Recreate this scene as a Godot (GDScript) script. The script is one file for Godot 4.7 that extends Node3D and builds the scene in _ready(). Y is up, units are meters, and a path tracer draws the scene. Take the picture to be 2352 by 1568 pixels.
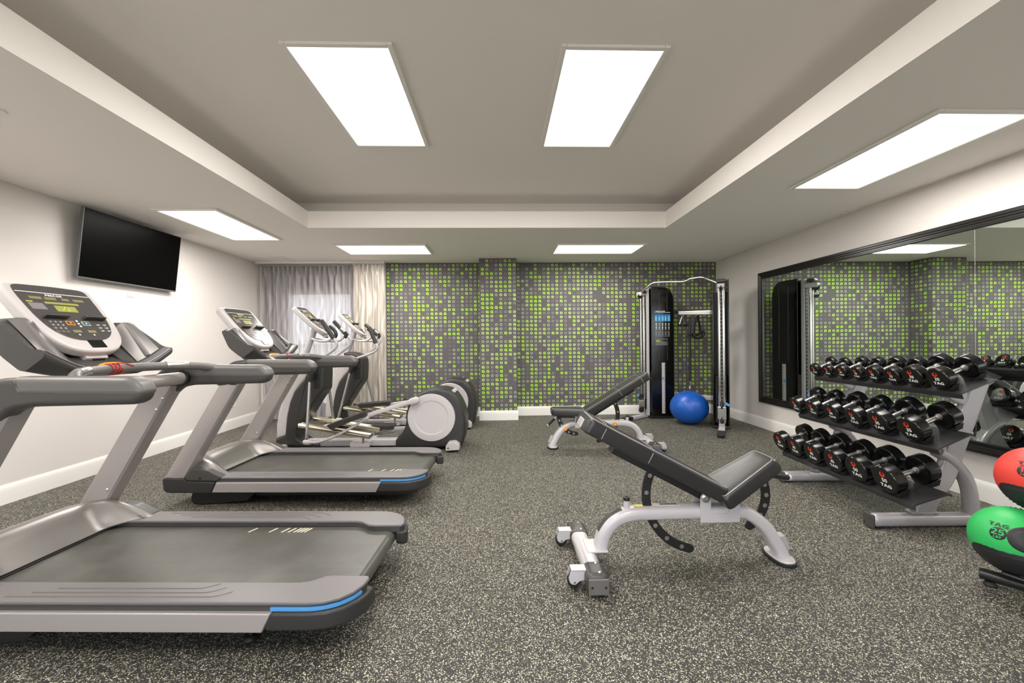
extends Node3D
# A small hotel fitness room. Units are metres, y up, the camera looks towards -z.

const ROOM_L := -3.8965
const ROOM_R := 3.6683
const ROOM_BACK := 6.8995
const ROOM_REAR := -2.6
const SOFFIT := 2.544
const LEDGE := 2.733
const TRAY := 2.909
const TRAY_L := -2.1496
const TRAY_R := 1.9441
const TRAY_BACK := 4.7622
const TRAY_REAR := -0.9
const SETBACK := 0.265

var B := PackedVector3Array()
var M := {}
var taken := {}
var rng := RandomNumberGenerator.new()

# ---------------------------------------------------------------- mesh helpers
func add(t: PackedVector3Array) -> void:
	var mid := Vector3.ZERO
	for p in t:
		mid += p
	mid /= maxf(1.0, t.size())
	var vol := 0.0
	for i in range(0, t.size(), 3):
		vol += (t[i] - mid).dot((t[i + 1] - mid).cross(t[i + 2] - mid))
	if vol > 0.0:
		for i in range(0, t.size(), 3):
			var s := t[i]
			t[i] = t[i + 1]
			t[i + 1] = s
	B.append_array(t)

func moved(t: PackedVector3Array, x: Transform3D) -> PackedVector3Array:
	for i in t.size():
		t[i] = x * t[i]
	return t

func bake(crease := 40.0) -> ArrayMesh:
	var n := B.size()
	var face := PackedVector3Array()
	face.resize(n / 3)
	var unit := PackedVector3Array()
	unit.resize(n / 3)
	var at := {}
	for i in n / 3:
		var a := B[3 * i]
		var f := (B[3 * i + 2] - a).cross(B[3 * i + 1] - a)
		face[i] = f
		unit[i] = f.normalized()
		for k in 3:
			var key := Vector3i((B[3 * i + k] * 20000.0).round())
			if at.has(key):
				at[key].append(i)
			else:
				at[key] = [i]
	var lim := cos(deg_to_rad(crease))
	var normals := PackedVector3Array()
	normals.resize(n)
	for i in n / 3:
		for k in 3:
			var sum := Vector3.ZERO
			for j in at[Vector3i((B[3 * i + k] * 20000.0).round())]:
				if unit[j].dot(unit[i]) > lim:
					sum += face[j]
			normals[3 * i + k] = sum.normalized() if sum.length_squared() > 1e-24 else Vector3.UP
	var arr := []
	arr.resize(Mesh.ARRAY_MAX)
	arr[Mesh.ARRAY_VERTEX] = B
	arr[Mesh.ARRAY_NORMAL] = normals
	var m := ArrayMesh.new()
	m.add_surface_from_arrays(Mesh.PRIMITIVE_TRIANGLES, arr)
	B = PackedVector3Array()
	return m

func put(parent: Node, called: String, mesh: Mesh, m: Material, x := Transform3D()) -> MeshInstance3D:
	var o := MeshInstance3D.new()
	o.name = called
	o.mesh = mesh
	o.set_surface_override_material(0, m)
	o.transform = x
	parent.add_child(o, true)
	return o

func part(parent: Node, called: String, m: Material, crease := 40.0) -> MeshInstance3D:
	return put(parent, called, bake(crease), m)

func numbered(called: String) -> String:
	var k: int = taken.get(called, 0)
	taken[called] = k + 1
	return called if k == 0 else "%s_%03d" % [called, k]

func tag(o: Node, label: String, category: String, group := "") -> Node:
	o.set_meta("label", label)
	o.set_meta("category", category)
	if group != "":
		o.set_meta("group", group)
	return o

func thing(called: String, label: String, category: String, at := Vector3.ZERO, turn := 0.0, group := "") -> Node3D:
	var o := Node3D.new()
	o.name = numbered(called)
	add_child(o)
	o.position = at
	o.rotation.y = turn
	tag(o, label, category, group)
	return o

func structure(called: String, m: Material, crease := 30.0) -> MeshInstance3D:
	var o := part(self, called, m, crease)
	o.set_meta("kind", "structure")
	return o

# rings of equal length, joined into a skin; the ends are closed with fans
func loft(rings: Array, caps := true, x := Transform3D(), round_trip := false) -> void:
	var t := PackedVector3Array()
	var rn := rings.size()
	for i in (rn if round_trip else rn - 1):
		var a: PackedVector3Array = rings[i]
		var b: PackedVector3Array = rings[(i + 1) % rn]
		var c := a.size()
		for j in c:
			var k := (j + 1) % c
			if not a[j].is_equal_approx(a[k]):
				t.append_array(PackedVector3Array([a[j], a[k], b[k]]))
			if not b[j].is_equal_approx(b[k]):
				t.append_array(PackedVector3Array([a[j], b[k], b[j]]))
	if caps and not round_trip:
		for e in [0, rn - 1]:
			var r: PackedVector3Array = rings[e]
			var mid := Vector3.ZERO
			for p in r:
				mid += p
			mid /= r.size()
			for j in r.size():
				if e == 0:
					t.append_array(PackedVector3Array([r[(j + 1) % r.size()], r[j], mid]))
				else:
					t.append_array(PackedVector3Array([r[j], r[(j + 1) % r.size()], mid]))
	add(moved(t, x))

func box(lo: Vector3, hi: Vector3, x := Transform3D()) -> void:
	var r := []
	for y in [lo.y, hi.y]:
		r.append(PackedVector3Array([Vector3(lo.x, y, lo.z), Vector3(hi.x, y, lo.z), Vector3(hi.x, y, hi.z), Vector3(lo.x, y, hi.z)]))
	loft(r, true, x)

# box with rounded edges, standing on the middle of its size
func rbox(mid: Vector3, size: Vector3, r := 0.006, x := Transform3D(), seg := 2) -> void:
	var h := size / 2.0
	r = minf(r, minf(h.x, minf(h.y, h.z)) * 0.98)
	var rings := []
	for side in [-1, 1]:
		for s in seg + 1:
			var q: float = float(s) / seg if side < 0 else 1.0 - float(s) / seg
			var ang := q * PI / 2
			var inset := r * (1.0 - sin(ang))
			var y: float = side * (h.y - r + r * cos(ang))
			var rr := maxf(r - inset, 0.0002)
			var ring := PackedVector3Array()
			for c in 4:
				var cx: float = (h.x - r) * [1, -1, -1, 1][c]
				var cz: float = (h.z - r) * [1, 1, -1, -1][c]
				for k in seg + 1:
					var g := (c + float(k) / seg) * PI / 2
					ring.append(mid + Vector3(cx + rr * cos(g), y, cz + rr * sin(g)))
			rings.append(ring)
	loft(rings, true, x)

# outline in x,y pushed from z0 to z1 with a rounded edge
func inset_poly(p: PackedVector2Array, by: float) -> PackedVector2Array:
	var n := p.size()
	var area := 0.0
	for i in n:
		area += p[i].cross(p[(i + 1) % n])
	var sgn := signf(area)
	var out := PackedVector2Array()
	for i in n:
		var e0 := (p[i] - p[(i + n - 1) % n]).normalized()
		var e1 := (p[(i + 1) % n] - p[i]).normalized()
		var n0 := Vector2(-e0.y, e0.x) * sgn
		var n1 := Vector2(-e1.y, e1.x) * sgn
		var m := (n0 + n1)
		m = m / maxf(m.length_squared(), 0.5) * 2.0
		out.append(p[i] + m * by)
	return out

func prism(p: PackedVector2Array, z0: float, z1: float, bevel := 0.004, x := Transform3D(), seg := 2) -> void:
	var tris := Geometry2D.triangulate_polygon(p)
	var rings := []
	for e in 2:
		for s in (seg + 1 if bevel > 0.0 else 1):
			var q: float = (float(s) / seg if e == 0 else 1.0 - float(s) / seg) if bevel > 0.0 else 1.0
			var g := q * PI / 2
			var pp := inset_poly(p, bevel * (1.0 - sin(g))) if bevel > 0.0 else p
			var z: float = z0 + bevel * (1.0 - cos(g)) * signf(z1 - z0) if e == 0 else z1 - bevel * (1.0 - cos(g)) * signf(z1 - z0)
			var ring := PackedVector3Array()
			for v in pp:
				ring.append(Vector3(v.x, v.y, z))
			rings.append(ring)
	# sides
	var t := PackedVector3Array()
	for i in rings.size() - 1:
		var a: PackedVector3Array = rings[i]
		var b: PackedVector3Array = rings[i + 1]
		for j in a.size():
			var k := (j + 1) % a.size()
			t.append_array(PackedVector3Array([a[j], a[k], b[k], a[j], b[k], b[j]]))
	var first: PackedVector3Array = rings[0]
	var last: PackedVector3Array = rings[-1]
	var area := 0.0
	for i in p.size():
		area += p[i].cross(p[(i + 1) % p.size()])
	for i in range(0, tris.size(), 3):
		var a := tris[i]
		var b := tris[i + 1]
		var c := tris[i + 2]
		var cw: bool = (p[b] - p[a]).cross(p[c] - p[a]) * signf(area) > 0.0
		if not cw:
			var s := b
			b = c
			c = s
		t.append_array(PackedVector3Array([first[a], first[c], first[b]]))
		t.append_array(PackedVector3Array([last[a], last[b], last[c]]))
	add(moved(t, x))

func pv(a: Array) -> PackedVector2Array:
	var o := PackedVector2Array()
	for i in range(0, a.size(), 2):
		o.append(Vector2(a[i], a[i + 1]))
	return o

# rounds the corners of an outline
func rounded(p: PackedVector2Array, r: float, n := 4) -> PackedVector2Array:
	var o := PackedVector2Array()
	for i in p.size():
		var a := p[(i + p.size() - 1) % p.size()]
		var b := p[i]
		var c := p[(i + 1) % p.size()]
		var cut := minf(r, minf(a.distance_to(b), b.distance_to(c)) * 0.45)
		var s := b + (a - b).normalized() * cut
		var e := b + (c - b).normalized() * cut
		for k in n + 1:
			var t := float(k) / n
			o.append(s.lerp(b, t).lerp(b.lerp(e, t), t))
	return o

func ellipse(rx: float, ry: float, n := 16, power := 2.0) -> PackedVector2Array:
	var o := PackedVector2Array()
	for k in n:
		var g := TAU * k / n
		var c := cos(g)
		var s := sin(g)
		o.append(Vector2(signf(c) * pow(absf(c), 2.0 / power) * rx, signf(s) * pow(absf(s), 2.0 / power) * ry))
	return o

# rounds the bends of a path
func bend(p: Array, r: float, n := 5) -> Array:
	var o := [p[0]]
	for i in range(1, p.size() - 1):
		var a: Vector3 = p[i - 1]
		var b: Vector3 = p[i]
		var c: Vector3 = p[i + 1]
		var cut := minf(r, minf(a.distance_to(b), b.distance_to(c)) * 0.48)
		var s := b + (a - b).normalized() * cut
		var e := b + (c - b).normalized() * cut
		for k in n + 1:
			var t := float(k) / n
			o.append(s.lerp(b, t).lerp(b.lerp(e, t), t))
	o.append(p[-1])
	return o

func spline(p: Array, n := 5) -> Array:
	var o := []
	for i in p.size() - 1:
		var p0: Vector3 = p[maxi(i - 1, 0)]
		var p1: Vector3 = p[i]
		var p2: Vector3 = p[i + 1]
		var p3: Vector3 = p[mini(i + 2, p.size() - 1)]
		for k in n:
			o.append(p1.cubic_interpolate(p2, p0, p3, float(k) / n))
	o.append(p[-1])
	return o

# profile swept along a path; grow scales it along the way, tip rounds both ends
func sweep(path: Array, prof: PackedVector2Array, up := Vector3.UP, grow := [], tip := 0.0, x := Transform3D()) -> void:
	var rings := []
	var n := path.size()
	for i in n:
		var t: Vector3 = (path[mini(i + 1, n - 1)] - path[maxi(i - 1, 0)]).normalized()
		var s := t.cross(up)
		if s.length() < 0.05:
			s = t.cross(Vector3.RIGHT if absf(t.x) < 0.9 else Vector3.BACK)
		s = s.normalized()
		var v := s.cross(t)
		var k: float = grow[i] if i < grow.size() else 1.0
		var reps := [[1.0, 0.0]]
		if tip > 0.0 and (i == 0 or i == n - 1):
			reps = [[0.35, 0.0], [0.75, 0.25], [0.93, 0.6], [1.0, 1.0]] if i == 0 else [[1.0, -1.0], [0.93, -0.6], [0.75, -0.25], [0.35, 0.0]]
		for rep in reps:
			var ring := PackedVector3Array()
			for q in prof:
				ring.append(path[i] + t * rep[1] * tip + (s * q.x + v * q.y) * k * rep[0])
			rings.append(ring)
	loft(rings, true, x)

func tube(path: Array, r: float, seg := 10, tip := 0.0, x := Transform3D()) -> void:
	# carries its frame along, so that it does not twist
	var rings := []
	var n := path.size()
	var side := Vector3.ZERO
	for i in n:
		var t: Vector3 = (path[mini(i + 1, n - 1)] - path[maxi(i - 1, 0)]).normalized()
		if i == 0:
			side = t.cross(Vector3.UP if absf(t.y) < 0.9 else Vector3.RIGHT).normalized()
		else:
			side = (side - t * side.dot(t)).normalized()
		var v := side.cross(t)
		var reps := [[1.0, 0.0]]
		if tip > 0.0 and (i == 0 or i == n - 1):
			reps = [[0.4, 0.0], [0.8, 0.3], [1.0, 1.0]] if i == 0 else [[1.0, -1.0], [0.8, -0.3], [0.4, 0.0]]
		for rep in reps:
			var ring := PackedVector3Array()
			for k in seg:
				var g := TAU * k / seg
				ring.append(path[i] + t * rep[1] * tip + (side * cos(g) + v * sin(g)) * r * rep[0])
			rings.append(ring)
	loft(rings, true, x)

func rod(a: Vector3, b: Vector3, r: float, seg := 12, tip := 0.0) -> void:
	tube([a, b], r, seg, tip)

# (radius, height) pairs turned about y
func lathe(prof: Array, seg := 24, x := Transform3D()) -> void:
	var rings := []
	for q in prof:
		var ring := PackedVector3Array()
		for k in seg:
			var g := TAU * k / seg
			ring.append(Vector3(maxf(q[0], 0.0001) * cos(g), q[1], maxf(q[0], 0.0001) * sin(g)))
		rings.append(ring)
	loft(rings, true, x)

func aim(dir: Vector3, at := Vector3.ZERO) -> Transform3D:
	# y axis along dir
	var y := dir.normalized()
	var h := Vector3.RIGHT if absf(y.x) < 0.8 else Vector3.BACK
	var z := h.cross(y).normalized()
	return Transform3D(Basis(y.cross(z), y, z), at)

func P(a: float, y: float, w: float) -> Vector3:
	return Vector3(a, y, -w)

# ---------------------------------------------------------------- materials
func mat(c: Color, rough := 0.5, metal := 0.0, spec := 0.5) -> StandardMaterial3D:
	var m := StandardMaterial3D.new()
	m.albedo_color = c
	m.roughness = rough
	m.metallic = metal
	m.metallic_specular = spec
	return m

func c8(r: int, g: int, b: int) -> Color:
	return Color(r / 255.0, g / 255.0, b / 255.0)

func bumpy(m: StandardMaterial3D, size: float, depth: float, freq := 0.05) -> StandardMaterial3D:
	var n := FastNoiseLite.new()
	n.seed = 5
	n.frequency = freq
	n.noise_type = FastNoiseLite.TYPE_SIMPLEX_SMOOTH
	var t := NoiseTexture2D.new()
	t.width = 256
	t.height = 256
	t.seamless = true
	t.as_normal_map = true
	t.bump_strength = 4.0
	t.noise = n
	m.normal_enabled = true
	m.normal_texture = t
	m.normal_scale = depth
	m.uv1_triplanar = true
	m.uv1_scale = Vector3.ONE / size
	return m

func image_texture(im: Image) -> ImageTexture:
	return ImageTexture.create_from_image(im)

func tile_noise(w: int, h: int, cells: int, sd: int) -> PackedFloat32Array:
	# smooth value noise that repeats, 0..1
	var r := RandomNumberGenerator.new()
	r.seed = sd
	var g := PackedFloat32Array()
	g.resize(cells * cells)
	for i in g.size():
		g[i] = r.randf()
	var o := PackedFloat32Array()
	o.resize(w * h)
	for y in h:
		var fy := float(y) / h * cells
		var iy := int(fy)
		var ty := smoothstep(0.0, 1.0, fy - iy)
		for x in w:
			var fx := float(x) / w * cells
			var ix := int(fx)
			var tx := smoothstep(0.0, 1.0, fx - ix)
			var a := lerpf(g[iy * cells + ix], g[iy * cells + (ix + 1) % cells], tx)
			var b := lerpf(g[((iy + 1) % cells) * cells + ix], g[((iy + 1) % cells) * cells + (ix + 1) % cells], tx)
			o[y * w + x] = lerpf(a, b, ty)
	return o

# black rubber floor with beige and grey chips
func floor_texture() -> ImageTexture:
	var S := 2048
	var d := PackedByteArray()
	d.resize(S * S * 3)
	var r := RandomNumberGenerator.new()
	r.seed = 77
	for i in S * S:
		var v := 38 + (r.randi() & 15)
		d[3 * i] = v + 2
		d[3 * i + 1] = v
		d[3 * i + 2] = v - 3
	var tones := [[226, 221, 196], [214, 210, 182], [190, 186, 166], [236, 232, 210], [150, 148, 134], [208, 202, 172]]
	for k in 120000:
		var x := r.randf() * S
		var y := r.randf() * S
		var g := r.randf() * TAU
		var turn := r.randf_range(-0.45, 0.45)
		var long := r.randi_range(1, 4)
		var c: Array = tones[r.randi() % tones.size()]
		var wide := r.randf() < 0.30
		for s in long:
			var ix := posmod(int(x), S)
			var iy := posmod(int(y), S)
			for q in (4 if wide else 2):
				var px := (ix + (q & 1)) % S
				var py := (iy + (q >> 1)) % S
				var o := (py * S + px) * 3
				d[o] = c[0]
				d[o + 1] = c[1]
				d[o + 2] = c[2]
			x += cos(g) * 1.4
			y += sin(g) * 1.4
			g += turn
	return image_texture(Image.create_from_data(S, S, false, Image.FORMAT_RGB8, d))

# printed wallpaper: rows of small rings, lime, pale and grey, on charcoal
func wallpaper_texture() -> ImageTexture:
	var N := 25
	var cols := 80
	var rows := 38
	var base := Color(0.385, 0.37, 0.375)
	var im := Image.create(cols * N, rows * N, false, Image.FORMAT_RGB8)
	im.fill(base)
	var kinds := [
		[Color(0.70, 0.90, 0.30), Color(0.38, 0.50, 0.17), 0.85, true],
		[Color(0.74, 0.88, 0.44), Color(0.41, 0.48, 0.24), 0.7, true],
		[Color(0.74, 0.82, 0.56), Color(0.42, 0.46, 0.30), 0.4, false],
		[Color(0.64, 0.66, 0.58), Color(0.39, 0.40, 0.36), 0.25, false],
		[Color(0.54, 0.53, 0.52), Color(0.37, 0.36, 0.36), 0.1, false],
		[Color(0.46, 0.44, 0.445), Color(0.37, 0.36, 0.36), 0.0, false],
		[Color(0.405, 0.39, 0.395), Color(0.38, 0.37, 0.37), 0.0, false]]
	var stamps := []
	for kd in kinds:
		var st := Image.create(N, N, false, Image.FORMAT_RGB8)
		for y in N:
			for x in N:
				var q := Vector2(x - N / 2.0 + 0.5, y - N / 2.0 + 0.5) / N
				# a soft dark square behind every ring
				var sq := maxf(absf(q.x), absf(q.y))
				var c := base.lerp(base.darkened(0.05), 1.0 - smoothstep(0.36, 0.42, sq))
				var rr := pow(pow(absf(q.x), 3.0) + pow(absf(q.y), 3.0), 1.0 / 3.0)
				if kd[3]:
					# the tail that makes it look like a Q
					var tail := q - Vector2(0.255, 0.255)
					if absf(tail.x - tail.y) < 0.085 and absf(tail.x + tail.y) < 0.11:
						rr = 0.22
				c = c.lerp(kd[1], kd[2] * (1.0 - smoothstep(0.30, 0.46, rr)))
				if rr < 0.11:
					c = c.lerp(Color(0.17, 0.20, 0.13) if kd[2] > 0.2 else base.darkened(0.25), 1.0 - smoothstep(0.06, 0.11, rr))
				var band := smoothstep(0.085, 0.135, rr) * (1.0 - smoothstep(0.265, 0.315, rr))
				c = c.lerp(kd[0], band)
				st.set_pixel(x, y, c)
		stamps.append(st)
	var r := RandomNumberGenerator.new()
	r.seed = 41
	for cx in cols:
		var lively := r.randf()
		var last := 4
		for cy in rows:
			var k := 0
			var u := r.randf()
			if r.randf() < 0.16 + 0.2 * lively:
				k = last
			elif u < 0.15:
				k = 0
			elif u < 0.27:
				k = 1
			elif u < 0.46:
				k = 2
			elif u < 0.66:
				k = 3
			elif u < 0.81:
				k = 4
			elif u < 0.92:
				k = 5
			else:
				k = 6
			last = k
			im.blit_rect(stamps[k], Rect2i(0, 0, N, N), Vector2i(cx * N, cy * N))
	return image_texture(im)

# curtain cloth: woven waves that run down the cloth
func curtain_texture(a: Color, b: Color) -> ImageTexture:
	var W := 512
	var H := 512
	var im := Image.create(W, H, false, Image.FORMAT_RGB8)
	for y in H:
		for x in W:
			var u := float(x) / W
			var v := float(y) / H
			var s := u * 5.0 + 0.26 * sin(TAU * v * 2.0) + 0.10 * sin(TAU * (v * 3.0 + u * 2.0))
			var k := smoothstep(0.16, 0.40, absf(fposmod(s, 1.0) - 0.5))
			var thread := 0.97 + 0.03 * sin(float(x) * 2.1) * sin(float(y) * 2.3)
			im.set_pixel(x, y, a.lerp(b, k) * thread)
	return image_texture(im)

func make_materials() -> void:
	M.paint = bumpy(mat(c8(220, 214, 209), 0.62), 0.35, 0.06)
	M.ceiling = bumpy(mat(c8(243, 238, 232), 0.8), 0.35, 0.05)
	M.trim = mat(c8(240, 237, 231), 0.4)
	var f := StandardMaterial3D.new()
	f.albedo_texture = floor_texture()
	f.uv1_triplanar = true
	f.uv1_world_triplanar = true
	f.uv1_scale = Vector3.ONE / 2.3
	f.roughness = 0.62
	f.metallic_specular = 0.45
	M.floor = f
	var wp := StandardMaterial3D.new()
	wp.albedo_texture = wallpaper_texture()
	wp.roughness = 0.6
	wp.metallic_specular = 0.35
	M.wallpaper = wp
	M.black = mat(c8(24, 24, 24), 0.42)
	M.gloss_black = mat(c8(12, 12, 12), 0.14)
	M.satin_black = mat(c8(30, 30, 30), 0.3)
	M.dark = mat(c8(66, 64, 62), 0.38)
	M.charcoal = mat(c8(44, 43, 42), 0.45)
	M.rail = mat(c8(106, 102, 102), 0.4)
	M.grip = mat(c8(98, 95, 92), 0.42)
	M.silver = mat(c8(166, 159, 156), 0.32, 0.3)
	M.hood = mat(c8(146, 142, 139), 0.36, 0.7)
	M.pale = mat(c8(190, 184, 183), 0.36)
	M.pale_frame = mat(c8(192, 187, 189), 0.3, 0.12)
	M.rack = mat(c8(178, 173, 176), 0.34, 0.25)
	M.chrome = mat(c8(214, 214, 212), 0.12, 1.0)
	M.steel = mat(c8(190, 188, 184), 0.26, 0.9)
	M.brass = mat(c8(206, 198, 172), 0.2, 0.9)
	M.rubber = mat(c8(22, 22, 22), 0.7)
	M.urethane = mat(c8(13, 13, 13), 0.2)
	M.blue = mat(c8(76, 142, 198), 0.4)
	M.pale_blue = mat(c8(120, 176, 220), 0.35)
	M.orange = mat(c8(236, 150, 34), 0.35)
	M.yellow = mat(c8(232, 208, 46), 0.4)
	M.red = mat(c8(196, 34, 28), 0.5)
	M.print_white = mat(c8(226, 226, 222), 0.5)
	M.print_red = mat(c8(226, 56, 26), 0.45)
	M.print_black = mat(c8(20, 20, 20), 0.5)
	M.panel = mat(c8(74, 71, 70), 0.16)
	M.panel_top = mat(c8(84, 80, 79), 0.25)
	M.vinyl = bumpy(mat(c8(42, 41, 41), 0.33), 0.05, 0.12, 0.1)
	M.vinyl_top = bumpy(mat(c8(96, 93, 88), 0.38), 0.05, 0.1, 0.1)
	M.stitch = mat(c8(150, 146, 142), 0.4)
	M.mirror = mat(c8(232, 240, 234), 0.0, 1.0)

# ---------------------------------------------------------------- flat printed things
func letters(parent: Node, called: String, text: String, height: float, m: Material, x: Transform3D, font := "Droid Sans", bold := true, stretch := 1.0) -> MeshInstance3D:
	var key := text + font + str(height) + str(bold) + str(stretch)
	if not M.has("text " + key):
		var sf := SystemFont.new()
		sf.font_names = PackedStringArray([font])
		sf.font_weight = 700 if bold else 400
		var tm := TextMesh.new()
		tm.text = text
		tm.font = sf
		tm.font_size = 32
		tm.pixel_size = height / 23.0
		tm.depth = 0.0006
		tm.curve_step = 2.0
		M["text " + key] = tm
	var o := put(parent, called, M["text " + key], m, x * Transform3D(Basis.from_scale(Vector3(stretch, 1, 1))))
	return o

# ---------------------------------------------------------------- the room
func uv_sheet(quads: Array) -> ArrayMesh:
	# each quad: corner, along, up, normal, uv at corner, uv at far corner
	var st := SurfaceTool.new()
	st.begin(Mesh.PRIMITIVE_TRIANGLES)
	for q in quads:
		var c: Vector3 = q[0]
		var u: Vector3 = q[1]
		var v: Vector3 = q[2]
		var n: Vector3 = q[3]
		var s: Vector2 = q[4]
		var e: Vector2 = q[5]
		var pts := [c, c + u, c + u + v, c + v]
		var uvs := [Vector2(s.x, s.y), Vector2(e.x, s.y), Vector2(e.x, e.y), Vector2(s.x, e.y)]
		var order := [0, 2, 1, 0, 3, 2]
		if u.cross(v).dot(n) < 0.0:
			order = [0, 1, 2, 0, 2, 3]
		for k in order:
			st.set_normal(n)
			st.set_uv(uvs[k])
			st.add_vertex(pts[k])
	return st.commit()

func skirting(path: Array, out_is_left: bool) -> void:
	# path runs along the wall foot; the board stands off the wall
	var prof := PackedVector2Array()
	for q in [[0, 0], [0.016, 0], [0.016, 0.105], [0.013, 0.115], [0.013, 0.128], [0.008, 0.140], [0.005, 0.150], [0, 0.150]]:
		prof.append(Vector2(q[0] if out_is_left else -q[0], q[1]))
	sweep(path, prof)

func troffer(x0: float, d0: float, w: float, l: float, y: float, energy: float, label: String) -> void:
	var t := thing("ceiling_light", label, "light", Vector3(x0 + w / 2, y, -(d0 + l / 2)), 0.0, "flat ceiling light panels")
	var fw := 0.03
	# frame of four flat bars, a little proud of the ceiling
	for s in [-1, 1]:
		rbox(Vector3(s * (w / 2 + fw / 2), -0.009, 0), Vector3(fw, 0.018, l + 2 * fw), 0.004)
		part(t, "frame", M.trim)
		rbox(Vector3(0, -0.009, s * (l / 2 + fw / 2)), Vector3(w, 0.018, fw), 0.004)
		part(t, "frame", M.trim)
	rbox(Vector3(0, -0.005, 0), Vector3(w, 0.006, l), 0.001)
	part(t, "diffuser_light", M.glow)
	var a := AreaLight3D.new()
	a.name = "panel_light"
	a.area_size = Vector2(w, l)
	a.area_normalize_energy = true
	a.light_energy = energy
	a.light_color = M.light_color
	a.area_range = 14.0
	a.shadow_enabled = true
	t.add_child(a)
	a.rotation_degrees = Vector3(-90, 0, 0)
	a.position = Vector3(0, -0.02, 0)

func build_room() -> void:
	# floor
	box(Vector3(ROOM_L - 0.15, -0.12, -ROOM_BACK - 0.15), Vector3(ROOM_R + 0.15, 0.0, -ROOM_REAR + 0.15))
	structure("floor", M.floor)
	# side and rear walls
	box(Vector3(ROOM_L - 0.15, 0, -ROOM_BACK - 0.15), Vector3(ROOM_L, 3.0, -ROOM_REAR + 0.15))
	structure("wall_left", M.paint)
	box(Vector3(ROOM_R, 0, -ROOM_BACK - 0.15), Vector3(ROOM_R + 0.15, 3.0, -ROOM_REAR + 0.15))
	structure("wall_right", M.paint)
	# unseen entrance wall behind the camera; its glazing is added to light camera-facing sides
	var gl := -3.3
	var gr := 1.7
	var gt := 2.36
	var zr := -ROOM_REAR
	box(Vector3(ROOM_L, 0, zr), Vector3(gl, 3.0, zr + 0.15))
	box(Vector3(gr, 0, zr), Vector3(ROOM_R, 3.0, zr + 0.15))
	box(Vector3(gl, gt, zr), Vector3(gr, 3.0, zr + 0.15))
	structure("wall_rear", M.paint)
	var shop := Node3D.new()
	shop.name = "added_window_2"
	add_child(shop)
	shop.set_meta("kind", "structure")
	for k in 6:
		rbox(Vector3(lerpf(gl + 0.025, gr - 0.025, k / 5.0), gt / 2, zr + 0.08), Vector3(0.05, gt, 0.07), 0.004)
		part(shop, "window_frame", M.dark)
		if k < 5:
			box(Vector3(lerpf(gl + 0.025, gr - 0.025, k / 5.0) + 0.026, 0.06, zr + 0.078), Vector3(lerpf(gl + 0.025, gr - 0.025, (k + 1) / 5.0) - 0.026, gt - 0.05, zr + 0.084))
			part(shop, "pane", M.glass)
	for y in [0.03, gt - 0.025]:
		rbox(Vector3((gl + gr) / 2, y, zr + 0.08), Vector3(gr - gl - 0.1, 0.05, 0.07), 0.004)
		part(shop, "window_frame", M.dark)
	# back wall round the window opening
	var wl := -3.47
	var wr := -2.40
	var wb := 0.26
	var wt := 2.09
	var zb := -ROOM_BACK
	box(Vector3(ROOM_L, 0, zb - 0.15), Vector3(wl, 3.0, zb))
	box(Vector3(wr, 0, zb - 0.15), Vector3(ROOM_R, 3.0, zb))
	box(Vector3(wl, 0, zb - 0.15), Vector3(wr, wb, zb))
	box(Vector3(wl, wt, zb - 0.15), Vector3(wr, 3.0, zb))
	var back := structure("wall_back", M.paint)
	# the printed wallpaper, right of the curtain
	var pu := 80 * 0.0716
	var pvv := 38 * 0.0668
	var x0 := -1.86
	var sheet := []
	var pil := -6.5253
	var pl := -0.3062
	var pr := 0.2755
	var lay := [[x0, pl], [pr, ROOM_R]]
	for s in lay:
		sheet.append([Vector3(s[0], 0, zb + 0.002), Vector3(s[1] - s[0], 0, 0), Vector3(0, SOFFIT, 0), Vector3(0, 0, 1), Vector2((s[0] - x0) / pu, 1.0), Vector2((s[1] - x0) / pu, 1.0 - SOFFIT / pvv)])
	put(back, "wallpaper", uv_sheet(sheet), M.wallpaper)
	# the pillar, papered on three sides
	box(Vector3(pl + 0.002, 0, zb), Vector3(pr - 0.002, SOFFIT, pil - 0.002))
	var col := structure("wall_pillar", M.paint)
	var top := 1.0 - SOFFIT / pvv
	var dep := pil - zb
	put(col, "wallpaper", uv_sheet([
		[Vector3(pl, 0, pil), Vector3(pr - pl, 0, 0), Vector3(0, SOFFIT, 0), Vector3(0, 0, 1), Vector2(0.41, 1.0), Vector2(0.41 + (pr - pl) / pu, top)],
		[Vector3(pr, 0, pil), Vector3(0, 0, -dep), Vector3(0, SOFFIT, 0), Vector3(1, 0, 0), Vector2(0.2, 1.0), Vector2(0.2 + dep / pu, top)],
		[Vector3(pl, 0, zb), Vector3(0, 0, dep), Vector3(0, SOFFIT, 0), Vector3(-1, 0, 0), Vector2(0.7, 1.0), Vector2(0.7 + dep / pu, top)]]), M.wallpaper)
	# ceiling: dropped border, ledge above it, raised middle
	var L := ROOM_L
	var R := ROOM_R
	var F := -ROOM_REAR
	for k in 2:
		var s := SETBACK * k
		var y0: float = [SOFFIT, LEDGE][k]
		var y1: float = [LEDGE, TRAY][k]
		box(Vector3(L, y0, zb), Vector3(TRAY_L - s, y1, F))
		box(Vector3(TRAY_R + s, y0, zb), Vector3(R, y1, F))
		box(Vector3(TRAY_L - s, y0, zb), Vector3(TRAY_R + s, y1, -TRAY_BACK - s))
		box(Vector3(TRAY_L - s, y0, -TRAY_REAR + s), Vector3(TRAY_R + s, y1, F))
		structure(["ceiling_border", "ceiling_ledge"][k], M.ceiling)
	box(Vector3(L, TRAY, zb), Vector3(R, TRAY + 0.09, F))
	structure("ceiling", M.ceiling)
	# skirting boards
	skirting([Vector3(L, 0, zb), Vector3(L, 0, F)], false)
	structure("baseboard_left", M.trim)
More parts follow.
